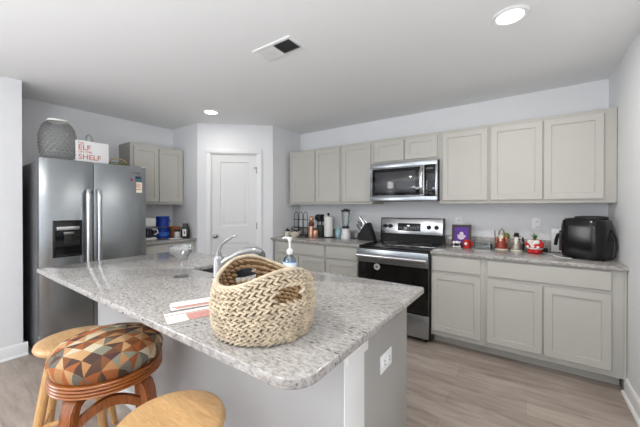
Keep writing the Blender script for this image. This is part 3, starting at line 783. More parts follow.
# ------------------------------------------------------------------ basket
bk = thing('woven_basket', 'round braided natural fibre basket with two handle slots on the island', 'basket', (-.765, .742, CZ))
BC = Vector((-.765, .742)); TH0 = math.radians(-17); HB = .160
def bh(th): return HB + .058*(.5+.5*math.cos(2*(th-TH0)))**1.4
def br(t): return .160 + .016*math.sin(min(1, t*1.0)*PI*.85) - .006*t
def inhole(th, z):
    d = min(abs((th-TH0+PI) % (2*PI)-PI), abs((th-TH0) % (2*PI)-PI))
    return d < .27 and .122 < z < .172
NR = 11
def bz(th, t):
    h = bh(th); return t*HB + (h-HB)*t*t
bm_ = MB()
NB = 50
proto = bmesh.new(); bmesh.ops.create_uvsphere(proto, u_segments=8, v_segments=6, radius=1)
pv = [v.co.copy() for v in proto.verts]; pf = [[v.index for v in f.verts] for f in proto.faces]; proto.free()
bmx = bm_.bm
rng = random.Random(3)
def knot(c, L, W, Tn, dirv, nrm):
    a = dirv.normalized(); n = nrm.normalized(); b = n.cross(a).normalized()
    vs = [bmx.verts.new(c + a*(p.x*L) + b*(p.y*W) + n*(p.z*Tn)) for p in pv]
    for f in pf: bmx.faces.new([vs[i] for i in f])
for k in range(NR):
    for i in range(NB):
        for half in (0, 1):
            th = 2*PI*(i + .37*k + .5*half)/NB
            t = (k + (.30 if half == 0 else .70))/NR
            z = bz(th, t)
            hz_ = bh(th)/NR
            if inhole(th, z): continue
            r = br(t) + rng.uniform(-.0015, .0015) + .002
            rad = Vector((math.cos(th), math.sin(th), 0)); tan = Vector((-math.sin(th), math.cos(th), 0))
            slope = (bz(th+.05, t)-bz(th-.05, t))/(.1*r)
            ang = math.radians(27 if half == 0 else -27) + rng.uniform(-.2, .2) + math.atan(slope)
            dv = tan*math.cos(ang) + Vector((0, 0, 1))*math.sin(ang)
            knot(Vector((BC.x, BC.y, CZ+.006+z)) + rad*r, (.0175*rng.uniform(.9, 1.12)), hz_*.27, .0092, dv, rad)
# rolled rim
for i in range(150):
    th = 2*PI*i/150
    r = br(1)-.001; z = bh(th)+.003
    rad = Vector((math.cos(th), math.sin(th), 0)); tan = Vector((-math.sin(th), math.cos(th), 0))
    sl = (bh(th+.04)-bh(th-.04))/(.08*r)
    dv = rad*.62 + (tan+Vector((0, 0, sl)))*.78
    knot(Vector((BC.x, BC.y, CZ+.006+z)) + rad*r, .0135, .0055, .0075, dv, Vector((0, 0, 1)))
for i in range(64):      # bottom coil
    th = 2*PI*i/64
    rad = Vector((math.cos(th), math.sin(th), 0)); tan = Vector((-math.sin(th), math.cos(th), 0))
    knot(Vector((BC.x, BC.y, CZ+.0075)) + rad*.157, .0115, .005, .0055, tan*.9+rad*.3, rad)
bm_.build('braided_wall', BRAID, bk, angle=80)
# inner lining with the handle slots left open
ln = MB(); b = ln.bm; NT, NZ = 120, 26
grid = {}
for i in range(NT):
    th = 2*PI*i/NT
    for j in range(NZ+1):
        t = j/NZ
        for s_, off in ((0, -.001), (1, -.007)):
            grid[i, j, s_] = b.verts.new((BC.x+(br(t)+off)*math.cos(th), BC.y+(br(t)+off)*math.sin(th), CZ+.005+bz(th, t)))
for i in range(NT):
    i2 = (i+1) % NT; thc = 2*PI*(i+.5)/NT
    for j in range(NZ):
        if inhole(thc, bz(thc, (j+.5)/NZ)): continue
        b.faces.new((grid[i, j, 0], grid[i2, j, 0], grid[i2, j+1, 0], grid[i, j+1, 0]))
        b.faces.new((grid[i, j, 1], grid[i, j+1, 1], grid[i2, j+1, 1], grid[i2, j, 1]))
ln.lathe([(.150, .004), (.001, .0045)], BC.x, BC.y, CZ, 60)
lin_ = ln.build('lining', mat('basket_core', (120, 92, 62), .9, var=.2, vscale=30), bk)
m = MB(); bmx = m.bm       # inside weave
for k in range(NR):
    for i in range(40):
        th = 2*PI*(i+.5*(k % 2))/40; t = (k+.5)/NR; z = bz(th, t)
        if inhole(th, z): continue
        rad = Vector((math.cos(th), math.sin(th), 0)); tan = Vector((-math.sin(th), math.cos(th), 0))
        knot(Vector((BC.x, BC.y, CZ+.005+z)) + rad*(br(t)-.008), .0165, .0066, .005, tan + Vector((0, 0, rng.uniform(.2, .45))), rad)
m.build('inner_weave', BRAIDIN, bk, angle=80)

# ------------------------------------------------------------------ other island items
sb = thing('soap_dispenser', 'clear pump soap bottle with blue label and white pump on the island', 'soap bottle', (-1.215, 1.40, CZ))
sx, sy = -1.215, 1.40
MB().lathe([(.038, 0), (.041, .006), (.041, .085), (.036, .105), (.016, .122), (.014, .130), (.012, .130), (.014, .12), (.034, .10), (.038, .085), (.038, .008), (.001, .007)], sx, sy, CZ, 28, sx=1.1, sy=.8).build('bottle', PLASTC, sb)
MB().lathe([(.0425, .015), (.0425, .085)], sx, sy, CZ, 28, False, False, sx=1.1, sy=.8).build('label_wrap', SOAP, sb)
MB().lathe([(.0428, .055), (.0428, .078)], sx, sy, CZ, 28, False, False, sx=1.1, sy=.8).build('label_band', mat('pale_label', (222, 232, 242), .5, var=.05), sb)
pm = MB(); pm.lathe([(.017, .128), (.021, .135), (.021, .152), (.013, .160), (.007, .164), (.006, .200), (.008, .204), (.016, .225), (.018, .235), (.001, .236)], sx, sy, CZ, 20)
pm.tube([(sx, sy, CZ+.228), (sx-.025, sy-.018, CZ+.232), (sx-.037, sy-.026, CZ+.227)], [.008, .006, .005], 10)
pm.build('pump', WHITEC, sb)

gb = thing('coupe_glass', 'large clear stemmed margarita glass on the island', 'glass', (-1.722, .98, CZ))
MB().lathe([(.046, 0), (.046, .002), (.02, .005), (.006, .012), (.005, .08), (.008, .092), (.03, .10), (.040, .115), (.042, .125), (.062, .145), (.070, .165), (.070, .186), (.067, .186), (.066, .166), (.058, .147), (.038, .127), (.036, .116), (.026, .105), (.001, .099)], -1.722, .98, CZ, 40).build('glass_body', thin_glass('stemware_glass', (247, 249, 249), (205, 208, 210), .16, .02), gb)

def card(label, poly, z, m1, cat, strip=None, at=None, fold=None):
    t = thing('paper_leaflet', label, cat, at, 'papers beside the basket')
    MB().prism(poly, z, z+.0012).build('sheet', m1, t)
    return t
def quad(cx_, cy_, L, W, deg):
    a = math.radians(deg); c, s = math.cos(a), math.sin(a)
    return [(cx_+u*c-v*s, cy_+u*s+v*c) for u, v in ((-L/2, -W/2), (L/2, -W/2), (L/2, W/2), (-L/2, W/2))]
c1 = card('white leaflet with red striped print lying at the island edge, front of the pair', quad(-1.078, .660, .19, .115, 70), CZ+.0006, PAPER, 'leaflet', at=(-1.075, .66, CZ))
MB().prism(quad(-1.045, .690, .125, .075, 70), CZ+.0019, CZ+.0023).build('printed_strip', PINKP, c1)
MB().prism(quad(-1.104, .664, .18, .006, 70), CZ+.0019, CZ+.0023).build('fold_line', BROWNB, c1)
c2 = card('folded leaflet with a red edge behind the front leaflet on the island', quad(-1.178, .725, .18, .085, 66), CZ+.0030, PAPER, 'leaflet', at=(-1.178, .725, CZ))
MB().prism(quad(-1.150, .728, .17, .020, 66), CZ+.0043, CZ+.0047).build('printed_strip', PINKP, c2)
MB().prism(quad(-1.172, .722, .172, .008, 66), CZ+.0043, CZ+.0047).build('fold_line', BROWNB, c2)
Mf = Matrix.Translation((-1.190, .730, CZ+.0050)) @ Matrix.Rotation(math.radians(66), 4, 'Z') @ Matrix.Rotation(math.radians(8), 4, 'X')
f3 = MB(); f3.box(-.085, -.012, .0, .085, .03, .001, M=Mf); f3.build('folded_flap', PAPER, c2)

# ------------------------------------------------------------------ stools
st = thing('upholstered_bar_stool', 'cherry bentwood bar stool with round patchwork upholstered seat', 'bar stool', (-1.60, .56, 0))
PX, PY = -1.60, .56
pr_ = [(.10, .618), (.200, .620), (.212, .630), (.220, .650), (.222, .672), (.214, .698), (.190, .722), (.150, .738), (.09, .747), (.001, .750)]
MB().lathe(pr_, PX, PY, 0, 56).build('seat_cushion', PATCH, st, angle=60)
rim = [(.10, .566)]
for i in range(4):
    z = .566 + i*.0135; rim += [(.210, z), (.2165, z+.003), (.2185, z+.0065), (.2165, z+.010), (.210, z+.0125)]
rim += [(.20, .622), (.10, .622)]
MB().lathe(rim, PX, PY, 0, 64).build('seat_rim', CHERRYR, st, angle=50)
MB().lathe([(.09, .535), (.13, .54), (.13, .566), (.05, .567)], PX, PY, 0, 32).build('swivel_plate', CHERRY, st)
for k in range(4):
    a = math.radians(28 + 90*k); ca, sa = math.cos(a), math.sin(a)
    path = [(.02, .548), (.12, .548), (.160, .543), (.184, .525), (.195, .495), (.200, .46), (.212, .30), (.226, .12), (.236, .0)]
    R = []
    for i, (r, z) in enumerate(path):
        p0 = path[max(0, i-1)]; p1 = path[min(len(path)-1, i+1)]
        tx, tz = p1[0]-p0[0], p1[1]-p0[1]; l = math.hypot(tx, tz); nx, nz = -tz/l, tx/l
        if i == len(path)-1: nx, nz = 1, 0
        if i == 0: nx, nz = 0, 1
        th = .020; wd = .030
        ring = []
        for (o1, o2) in ((-1, -1), (1, -1), (1, 1), (-1, 1)):
            rr = r + nx*th*o1; zz = z + nz*th*o1
            ring.append((PX + rr*ca - wd*o2*sa, PY + rr*sa + wd*o2*ca, max(0, zz)))
        R.append(ring)
    mb = MB(); mb.rings(R); bmesh.ops.bevel(mb.bm, geom=[e for e in mb.bm.edges if e.calc_face_angle(0) > .9], offset=.005, segments=2, affect='EDGES')
    mb.build('leg', CHERRY, st)
for k in range(4):                # arched stretchers between neighbouring legs
    a0 = math.radians(28 + 90*k); a1 = a0 + PI/2
    p0 = Vector((PX+.196*math.cos(a0), PY+.196*math.sin(a0), 0)); p1 = Vector((PX+.196*math.cos(a1), PY+.196*math.sin(a1), 0))
    n_ = ((p0+p1)/2 - Vector((PX, PY, 0))).normalized(); R = []
    for i in range(17):
        t_ = i/16; c = p0.lerp(p1, t_); zz = .428 + .075*math.sin(PI*t_); hh = .020
        R.append([tuple(c + n_*o + Vector((0, 0, zz+q))) for o, q in ((-.012, -hh), (.012, -hh), (.012, hh), (-.012, hh))])
    mb = MB(); mb.rings(R); mb.build('stretcher', CHERRY, st)

def oak_stool(label, x, y, deg):
    t = thing('wooden_bar_stool', label, 'bar stool', (x, y, 0), 'natural wooden bar stools')
    MB().lathe([(.10, .592), (.155, .593), (.168, .600), (.173, .612), (.168, .626), (.155, .631), (.10, .629), (.001, .628)], x, y, 0, 56).build('seat', OAK, t, angle=60)
    top, foot = [], []
    for k in range(4):
        a = math.radians(deg + 90*k)
        p0 = Vector((x+.115*math.cos(a), y+.115*math.sin(a), .600)); p1 = Vector((x+.225*math.cos(a), y+.225*math.sin(a), 0))
        top.append(p0); foot.append(p1)
        n = 8
        pts = [p0.lerp(p1, i/n) for i in range(n+1)]
        MB().tube(pts, [.017, .019, .0205, .021, .021, .0205, .020, .018, .015], 14).build('leg', OAKL, t)
    for k in range(4):
        for z in ((.20, .40) if k % 2 == 0 else (.26, .46)):
            f = 1 - z/.600
            a_ = top[k].lerp(foot[k], f); b_ = top[(k+1) % 4].lerp(foot[(k+1) % 4], f)
            MB().tube([a_.lerp(b_, i/6) for i in range(7)], [.009, .011, .012, .0125, .012, .011, .009], 10).build('rung', OAKL, t)
    return t
oak_stool('natural wooden bar stool behind the patchwork stool, legs showing on its left', -2.005, .545, 20)
oak_stool('natural wooden bar stool with bare round seat, nearest the viewer at the island', -.965, .515, 40)

# ------------------------------------------------------------------ right counter items
af = thing('air_fryer', 'large glossy black basket air fryer on the counter by the right wall', 'air fryer', (.41, 3.28, CZ))
AX, AY = .405, 3.270
def afring(w_, d_, z, r=.07, dx=0): return [(p[0], p[1], z) for p in rr_poly(AX-w_/2+dx, AY-d_/2, AX+w_/2+dx, AY+d_/2, (r,)*4)]
m = MB(); m.rings([afring(.24, .24, CZ+.004), afring(.27, .27, CZ+.012), afring(.285, .285, CZ+.05, .075), afring(.295, .295, CZ+.15, .08), afring(.290, .290, CZ+.26, .08), afring(.275, .275, CZ+.31, .08), afring(.245, .245, CZ+.328, .075), afring(.15, .15, CZ+.334, .06)], M=rotz_about(-24, AX, AY))
MA = rotz_about(-24, AX, AY)
afb = m.build('body', mat('fryer_black', (14, 14, 15), .2, var=.1), af, angle=50)
m = MB()
m.rings([afring(.20, .20, CZ+.331, .07, .03), afring(.19, .19, CZ+.345, .07, .03), afring(.12, .12, CZ+.350, .05, .03)], M=MA)
m.build('top_lid', BLACKM, af)
bkp = MB()
panel(bkp, -.118, .055, .118, .225, [(0, .02), (0, -.004), (.006, -.008), (.012, -.008)], MA @ frame(AX-.139, AY, CZ, -90)); bkt = bkp.build('basket_drawer', mat('fryer_drawer_black', (14, 14, 15), .26, var=.1), af)
MB().tube([MA @ Vector(p) for p in ((AX-.14, AY, CZ+.185), (AX-.175, AY, CZ+.190), (AX-.195, AY, CZ+.180), (AX-.208, AY, CZ+.13), (AX-.214, AY, CZ+.085))], [.014, .014, .0145, .0145, .013], 12, flat=(1.2, .9)).build('handle', BLACKM, bkt)
for dx, dy in ((-.09, -.09), (.09, -.09), (.09, .09), (-.09, .09)): MB().lathe([(.014, 0), (.014, .006)], AX+dx, AY+dy, CZ, 12).build('foot', BLACKM, af)
pc = [(.53, 3.27, CZ+.25), (.556, 3.24, CZ+.235), (.572, 3.22, CZ+.17), (.574, 3.20, CZ+.10), (.566, 3.19, CZ+.04), (.54, 3.18, CZ+.008)]
MB().tube(pc, .006, 8).build('power_cord', BLACKM, af)
tag(MB().box(.19, 3.545, CZ+.001, .33, 3.557, 1.14, .003, M=Matrix.Translation((0, 0, 0))).build('cutting_board', WHITEP, None, (.26, 3.55, CZ)), 'white cutting board leaning on the backsplash behind the air fryer', 'cutting board')
tag(MB().tube([(.125, 3.40, CZ+.004), (.16, 3.36, CZ+.004), (.185, 3.30, CZ+.004), (.20, 3.22, CZ+.004), (.235, 3.16, CZ+.004), (.30, 3.13, CZ+.004)], .003, 8).build('charging_cable', WHITEP, None, (.2, 3.3, CZ)), 'thin white cable on the counter in front of the air fryer', 'cable')
ad = tag(MB().box(.118, 3.41, CZ+.001, .160, 3.452, CZ+.042, .004).build('charger_plug', BLACKM, None, (.14, 3.43, CZ)), 'small black charger block right of the red planter', 'charger')

# planter
pl = thing('figure_planter', 'red and white bearded figure planter holding a small green plant', 'planter', (.063, 3.34, CZ))
x, y = .063, 3.335
MB().lathe([(.045, 0), (.052, .008), (.055, .03), (.060, .05), (.066, .08), (.060, .105), (.044, .122), (.036, .124)], x, y, CZ, 28).build('pot', REDC, pl)
MB().lathe([(.056, .040), (.0595, .042), (.0605, .052), (.0575, .054)], x, y, CZ, 28, False, False).build('belt', WHITEC, pl)
m = MB(); fd = Vector((-.35, -.94, 0)).normalized()
sd = Vector((fd.y, -fd.x, 0)) * -1
m.ball((x+fd.x*.040, y+fd.y*.040, CZ+.092), .036, 16, (1.0, .8, .85)); m.ball((x+fd.x*.050, y+fd.y*.050, CZ+.068), .020, 12)
for s_ in (-1, 1): m.ball((x+fd.x*.034+sd.x*s_*.026, y+fd.y*.034+sd.y*s_*.026, CZ+.102), .024, 12)
m.build('beard', WHITEC, pl)
MB().ball((x+fd.x*.064, y+fd.y*.064, CZ+.106), .008, 10).build('nose', SKIN, pl)
for s_ in (-1, 1): MB().tube([(x+sd.x*s_*.058, y+sd.y*s_*.058, CZ+.098), (x+sd.x*s_*.062+fd.x*.02, y+sd.y*s_*.062+fd.y*.02, CZ+.078), (x+sd.x*s_*.048+fd.x*.045, y+sd.y*s_*.048+fd.y*.045, CZ+.062)], [.012, .013, .010], 10).build('arm', REDC, pl)
for s_ in (-1, 1): MB().ball((x+sd.x*s_*.040+fd.x*.052, y+sd.y*s_*.040+fd.y*.052, CZ+.060), .013, 10).build('mitten', WHITEC, pl)
for s_ in (-1, 1): MB().ball((x+sd.x*s_*.026+fd.x*.045, y+sd.y*s_*.026+fd.y*.045, CZ+.016), .020, 12, (1, 1, .75)).build('boot', REDC, pl)
m = MB()
for k in range(16):
    a = 2*PI*k/16 + rng.random(); rr = rng.uniform(.012, .034); hh = rng.uniform(.03, .062)
    m.tube([(x, y, CZ+.118), (x+rr*.5*math.cos(a), y+rr*.5*math.sin(a), CZ+.12+hh*.6), (x+rr*1.2*math.cos(a), y+rr*1.2*math.sin(a), CZ+.12+hh)], [.004, .008, .002], 8, flat=(1.2, .5))
m.build('succulent', GREEN, pl)

# figurines
def figurine(label, x, y, body, coat, h, hat):
    t = thing('figurine', label, 'figurine', (x, y, CZ), 'holiday figurines on the right counter')
    k = h/.19
    f = Vector((-.15, -.99, 0))
    MB().lathe([(.052, 0), (.055, .004), (.050, .012), (.04, .013)], x, y, CZ, 24, sx=k, sy=k).build('plinth', CREAM, t)
    MB().lathe([(.046*k, .012), (.047*k, .02), (.042*k, .06*k), (.036*k, .095*k), (.028*k, .118*k), (.014*k, .124*k)], x, y, CZ, 24).build('robe', body, t)
    MB().ball((x, y, CZ+.138*k), .024*k, 16).build('head', SKIN, t)
    m = MB(); m.ball((x+f.x*.018*k, y+f.y*.018*k, CZ+.112*k), .024*k, 14, (.9, .7, 1.4)); m.ball((x+f.x*.030*k, y+f.y*.030*k, CZ+.085*k), .014*k, 10, (1, .7, 1.4)); m.build('beard', CREAM if hat else WHITEC, t)
    for s_ in (-1, 1): MB().tube([(x+s_*.030*k, y, CZ+.110*k), (x+s_*.048*k, y-.014*k, CZ+.085*k), (x+s_*.036*k, y-.036*k, CZ+.072*k)], [.013*k, .013*k, .010*k], 10).build('arm', coat, t)
    if hat:
        MB().lathe([(.027*k, .140*k), (.029*k, .150*k), (.024*k, .166*k), (.012*k, .186*k), (.003*k, .200*k)], x, y, CZ, 18).build('hood', SILVER, t)
        MB().tube([(x-.045*k, y-.03*k, CZ+.012), (x-.052*k, y-.03*k, CZ+.175*k)], .004, 8).build('staff', COPPERD, t)
        MB().ball((x+.042*k, y+.008, CZ+.125*k), .024*k, 12, (1, 1, 1.3)).build('sack', LEAFY, t)
    else:
        MB().lathe([(.036*k, .150*k), (.037*k, .154*k), (.023*k, .156*k), (.021*k, .184*k), (.001, .186*k)], x, y, CZ, 18).build('top_hat', BLACKM, t)
        MB().lathe([(.027*k, .114*k), (.031*k, .119*k), (.027*k, .126*k)], x, y, CZ, 18, False, False).build('scarf', BLACKM, t)
        MB().tube([(x+.058*k, y-.005, CZ+.012), (x+.056*k, y-.005, CZ+.10*k), (x+.052*k, y-.005, CZ+.145*k)], [.012*k, .011*k, .006*k], 10).build('broom', BLACKM, t)
    return t
figurine('copper red robed figurine holding a sack, left of the silver figurine', -.205, 3.435, REDM, COPPER, .205, True)
figurine('silver grey figurine with a black hat, between the copper figurine and red planter', -.080, 3.405, SILVER, SILVER, .178, False)

# glass dish between frame and figurines
gd = thing('glass_dish', 'low rectangular clear glass dish with dark end, right of the picture frame', 'dish', (-.375, 3.45, CZ))
m = MB(); x0, x1, y0, y1 = -.450, -.300, 3.405, 3.495
m.box(x0, y0, CZ+.001, x1, y1, CZ+.008, .002); m.box(x0, y0, CZ+.008, x1, y0+.005, CZ+.06); m.box(x0, y1-.005, CZ+.008, x1, y1, CZ+.06); m.box(x0, y0+.005, CZ+.008, x0+.005, y1-.005, CZ+.06); m.box(x1-.005, y0+.005, CZ+.008, x1, y1-.005, CZ+.06)
m.build('dish_body', GLASS, gd)
MB().box(x0-.003, y0-.003, CZ+.0605, x1+.003, y1+.003, CZ+.070, .002).build('lid', GLASS, gd)
MB().box(x1+.0005, y0-.004, CZ+.001, x1+.016, y0+.03, CZ+.05, .003).build('end_clip', BLACKM, gd)

# picture frame and letter ornaments
pf_ = thing('picture_frame', 'dark brown picture frame with a purple print on the right counter', 'picture frame', (-.57, 3.44, CZ))
Mp = Matrix.Translation((-.572, 3.435, CZ+.001)) @ Matrix.Rotation(math.radians(4), 4, 'Z') @ Matrix.Rotation(math.radians(-9), 4, 'X')
fw, fh, ft = .19, .235, .026
m = MB()
m.box(-fw/2, 0, 0, fw/2, .016, ft, .002, M=Mp); m.box(-fw/2, 0, fh-ft, fw/2, .016, fh, .002, M=Mp)
m.box(-fw/2, 0, ft, -fw/2+ft, .016, fh-ft, .002, M=Mp); m.box(fw/2-ft, 0, ft, fw/2, .016, fh-ft, .002, M=Mp)
m.build('frame_moulding', BROWNF, pf_)
MB().box(-fw/2+ft, .006, ft, fw/2-ft, .012, fh-ft, M=Mp).build('print', PURPLE, pf_)
m = MB()
for (cx_, cz_, rx, rz) in ((0, .135, .020, .024), (-.004, .100, .034, .026), (.026, .112, .016, .012), (-.03, .118, .010, .012)):
    m.rings([[(cx_+rx*math.cos(2*PI*i/16), yy, cz_+rz*math.sin(2*PI*i/16)) for i in range(16)] for yy in (.0058, .0050)], M=Mp)
m.build('print_shapes', LILAC, pf_)
MB().box(-.008, .016, .01, .008, .019, .16, M=Mp @ Matrix.Translation((0, .0, 0)) ).build('back_strut', BROWNF, pf_)
lo = thing('letter_ornament', 'small black and white ornament in front of the picture frame', 'ornament', (-.60, 3.36, CZ))
m = MB(); m.box(-.645, 3.352, CZ+.001, -.562, 3.372, CZ+.014, .003)
for (cx_, cz_, r) in ((-.628, .040, .020), (-.600, .046, .017), (-.575, .040, .018)): m.ball((cx_, 3.362, CZ+cz_), r, 14, (1, .6, 1.3))
m.build('ornament_body', WHITEC, lo)
m = MB()
for (cx_, cz_, r) in ((-.613, .030, .014), (-.588, .032, .012), (-.562, .040, .013), (-.640, .03, .009)): m.ball((cx_, 3.348, CZ+cz_), r, 12, (1, .6, 1.2))
m.build('black_spots', BLACK, lo)
rc = thing('red_mug', 'small glossy red mug ornament at the right foot of the picture frame', 'mug', (-.508, 3.37, CZ))
MB().lathe([(.030, 0), (.036, .006), (.038, .05), (.035, .082), (.032, .082), (.034, .05), (.031, .01), (.001, .009)], -.510, 3.372, CZ, 24).build('cup', RED, rc)
MB().tube([(-.474, 3.372, CZ+.066), (-.458, 3.372, CZ+.062), (-.452, 3.372, CZ+.045), (-.458, 3.372, CZ+.028), (-.474, 3.372, CZ+.022)], .005, 8).build('mug_handle', RED, rc)
MB().ball((-.512, 3.336, CZ+.045), .014, 12, (1, .35, 1.1)).build('emblem', WHITEC, rc)

# ------------------------------------------------------------------ left counter items (back wall)
wk = thing('wire_rack', 'black wire rack with three arched loops in the counter corner', 'rack', (-2.68, 3.36, CZ))
m = MB(); rx0, ry = -2.80, 3.33
dx = Vector((.86, .5, 0)).normalized()*.0  # rack stands parallel to the back wall
for k in range(3):
    xa = rx0 + k*.085
    pts = [(xa, ry, CZ+.02), (xa, ry, CZ+.30)] + [(xa+.036-.036*math.cos(PI*i/8), ry, CZ+.30+.05*math.sin(PI*i/8)) for i in range(1, 8)] + [(xa+.072, ry, CZ+.30), (xa+.072, ry, CZ+.02)]
    m.tube(pts, .0042, 8)
m.build('arched_loops', BLACKM, wk)
m = MB()
for z in (.02, .13, .24):
    m.tube([(rx0-.012, ry-.006, CZ+z), (rx0+.26, ry-.006, CZ+z)], .0045, 8)
    m.tube([(rx0-.012, ry-.006, CZ+z), (rx0-.012, ry-.055, CZ+z-.004), (rx0+.26, ry-.055, CZ+z-.004), (rx0+.26, ry-.006, CZ+z)], .0035, 8) if z < .2 else None
m.build('shelf_wires', BLACKM, wk)
m = MB()
for xx in (rx0-.01, rx0+.255): m.tube([(xx, ry-.07, CZ+.004), (xx, ry+.06, CZ+.004), (xx, ry, CZ+.02)], .0045, 8)
m.build('feet', BLACKM, wk)
def lathed(name, label, cat, parts, x, y, group=None):
    t = thing(name, label, cat, (x, y, CZ), group)
    for pn, prof, mt in parts: MB().lathe(prof, x, y, CZ, 24).build(pn, mt, t)
    return t
lathed('ceramic_jar', 'small cream jar with a black lid at the left end of the wire rack', 'jar', [('body', [(.03, 0), (.036, .01), (.038, .05), (.03, .075), (.001, .075)], CREAM), ('lid', [(.032, .076), (.034, .09), (.02, .10), (.008, .104), (.010, .116), (.001, .12)], BLACK)], -2.80, 3.18)
bw = lathed('serving_bowl', 'pale bowl holding black handled tools in front of the wire rack', 'bowl', [('bowl', [(.035, 0), (.04, .008), (.075, .045), (.085, .075), (.081, .075), (.07, .045), (.03, .012), (.001, .011)], CREAM)], -2.655, 3.165)
for i, (a, L, lb) in enumerate(((25, .12, 'black spoon lying across the pale bowl, pointing right'), (155, .11, 'black spoon lying across the pale bowl, pointing left'))):
    c = Vector((-2.655, 3.165 + (.02 if i else -.02), CZ+.088)); dv = Vector((math.cos(math.radians(a)), math.sin(math.radians(a))*.3, .25))
    t = thing('serving_spoon', lb, 'spoon', tuple(c))
    MB().tube([c-dv*.07, c, c+dv*L*.6], [.006, .006, .008], 8).build('handle', BLACK, t)
    MB().ball(tuple(c+dv*L*.75), .022, 12, (1, .8, .6)).build('spoon_head', BLACK, t)
lathed('pepper_mill', 'tall rose copper mill with a dark top left of the utensil crock', 'mill', [('body', [(.040, 0), (.044, .01), (.040, .06), (.032, .11), (.034, .14), (.030, .155)], COPPER), ('collar', [(.034, .156), (.040, .17), (.040, .20), (.030, .215)], COPPERD), ('head', [(.022, .216), (.034, .235), (.036, .26), (.024, .285), (.004, .295)], COPPER)], -2.455, 3.285)
lathed('copper_canister', 'short rosy copper canister between the mill and the paper towel', 'canister', [('body', [(.032, 0), (.036, .006), (.036, .10), (.033, .105), (.001, .106)], COPPER), ('lid', [(.034, .1065), (.035, .12), (.012, .126), (.008, .14), (.001, .142)], COPPERD)], -2.375, 3.270)
cr = lathed('utensil_crock', 'dark green crock of black utensils behind the copper canister', 'crock', [('pot', [(.045, 0), (.052, .01), (.055, .10), (.052, .165), (.048, .165), (.05, .10), (.045, .015), (.001, .014)], DGREEN)], -2.395, 3.415)
ut = None
uts = [(-.022, -.012, -8, 'black ladle leaning left in the green crock'), (.016, .0, 5, 'black spatula leaning right in the green crock'), (0, .02, 2, 'black slotted spoon upright in the green crock'), (.004, -.024, -4, 'black turner at the front of the green crock')]
for i, (ux, uy, lean, lb) in enumerate(uts):
    x, y = -2.395+ux, 3.415+uy
    t = thing('cooking_utensil', lb, 'utensil', (x, y, CZ+.02), 'black cooking utensils in the green crock')
    s = math.sin(math.radians(lean)); tp = Vector((x+s*.18, y, CZ+.22)); bt = Vector((x-s*.02, y, CZ+.02))
    MB().tube([bt, bt.lerp(tp, .5), tp], .006, 8).build('handle', BLACK, t)
    hd = Vector((x+s*.23, y, CZ+.27))
    if i in (0, 2): MB().ball(hd, .034, 14, (1, .5, 1.2)).build('utensil_head', BLACK, t)
    else: MB().box(hd.x-.03, hd.y-.005, hd.z-.055, hd.x+.03, hd.y+.005, hd.z+.05, .004).build('utensil_head', BLACK, t)
pt = thing('paper_towel_holder', 'white paper towel roll on a black upright holder', 'paper towel', (-2.265, 3.43, CZ))
x, y = -2.265, 3.43
MB().lathe([(.075, 0), (.075, .008), (.01, .012)], x, y, CZ, 32).build('base', BLACKM, pt)
MB().lathe([(.008, .012), (.008, .30), (.006, .305), (.018, .315), (.020, .328), (.012, .34), (.001, .342)], x, y, CZ, 20).build('post', BLACKM, pt)
MB().lathe([(.018, .014), (.060, .014), (.061, .02), (.061, .285), (.060, .29), (.018, .29)], x, y, CZ, 36, False, False).build('paper_roll', PAPER, pt)
lathed('aqua_jar', 'small pale blue ceramic jar right of the paper towel', 'jar', [('body', [(.035, 0), (.044, .01), (.050, .05), (.047, .095), (.034, .118), (.001, .119)], AQUA), ('lid', [(.034, .12), (.036, .128), (.022, .142), (.008, .148), (.009, .158), (.001, .162)], AQUA)], -2.115, 3.46)
bl = thing('blender', 'white countertop blender with clear jar and black lid', 'blender', (-1.985, 3.43, CZ))
x, y = -1.985, 3.425
MB().lathe([(.062, 0), (.065, .01), (.060, .06), (.046, .125), (.044, .135), (.02, .136)], x, y, CZ, 28).build('base', WHITEP, bl)
MB().lathe([(.048, .1365), (.050, .145), (.047, .168), (.030, .170)], x, y, CZ, 28).build('collar', BLACK, bl)
MB().lathe([(.040, .171), (.046, .19), (.058, .36), (.055, .36), (.043, .19), (.036, .175), (.001, .174)], x, y, CZ, 28).build('jar', GLASS, bl)
MB().lathe([(.060, .3605), (.062, .366), (.062, .382), (.03, .386), (.028, .40), (.001, .40)], x, y, CZ, 28).build('lid', BLACK, bl)
MB().tube([(x+.055, y-.01, CZ+.345), (x+.088, y-.015, CZ+.33), (x+.085, y-.015, CZ+.25), (x+.048, y-.01, CZ+.215)], .009, 8).build('jar_handle', GLASS, bl)
MB().ball((x-.02, y-.055, CZ+.06), .012, 12, (1, .6, 1)).build('dial', STEELH, bl)
# small glass and knife block
lathed('drinking_glass', 'short clear glass tumbler left of the knife block', 'glass', [('glass_wall', [(.028, 0), (.032, .09), (.029, .09), (.025, .008), (.001, .007)], GLASS)], -1.85, 3.47)
kb = thing('knife_block', 'slanted black knife block left of the range', 'knife block', (-1.66, 3.45, CZ))
KXc, KYc = -1.655, 3.415
R = []
for yy in (KYc-.055, KYc+.055):
    R.append([(KXc-.115, yy, CZ+.001), (KXc+.105, yy, CZ+.001), (KXc+.022, yy, CZ+.225), (KXc-.012, yy, CZ+.215), (KXc-.115, yy, CZ+.075)])
m = MB(); m.rings(R); bmesh.ops.bevel(m.bm, geom=m.bm.edges[:], offset=.004, segments=2, affect='EDGES'); m.build('block', BLACKM, kb)
sl = Vector((.103, 0, .14)).normalized(); nrm = Vector((-sl.z, 0, sl.x)).normalized()
kl = ['top left in the knife block', 'top centre in the knife block', 'top right in the knife block', 'middle left in the knife block', 'middle right in the knife block', 'lowest in the knife block']
spots = [(.145, -.034), (.145, 0), (.150, .034), (.095, -.028), (.095, .028), (.040, 0)]
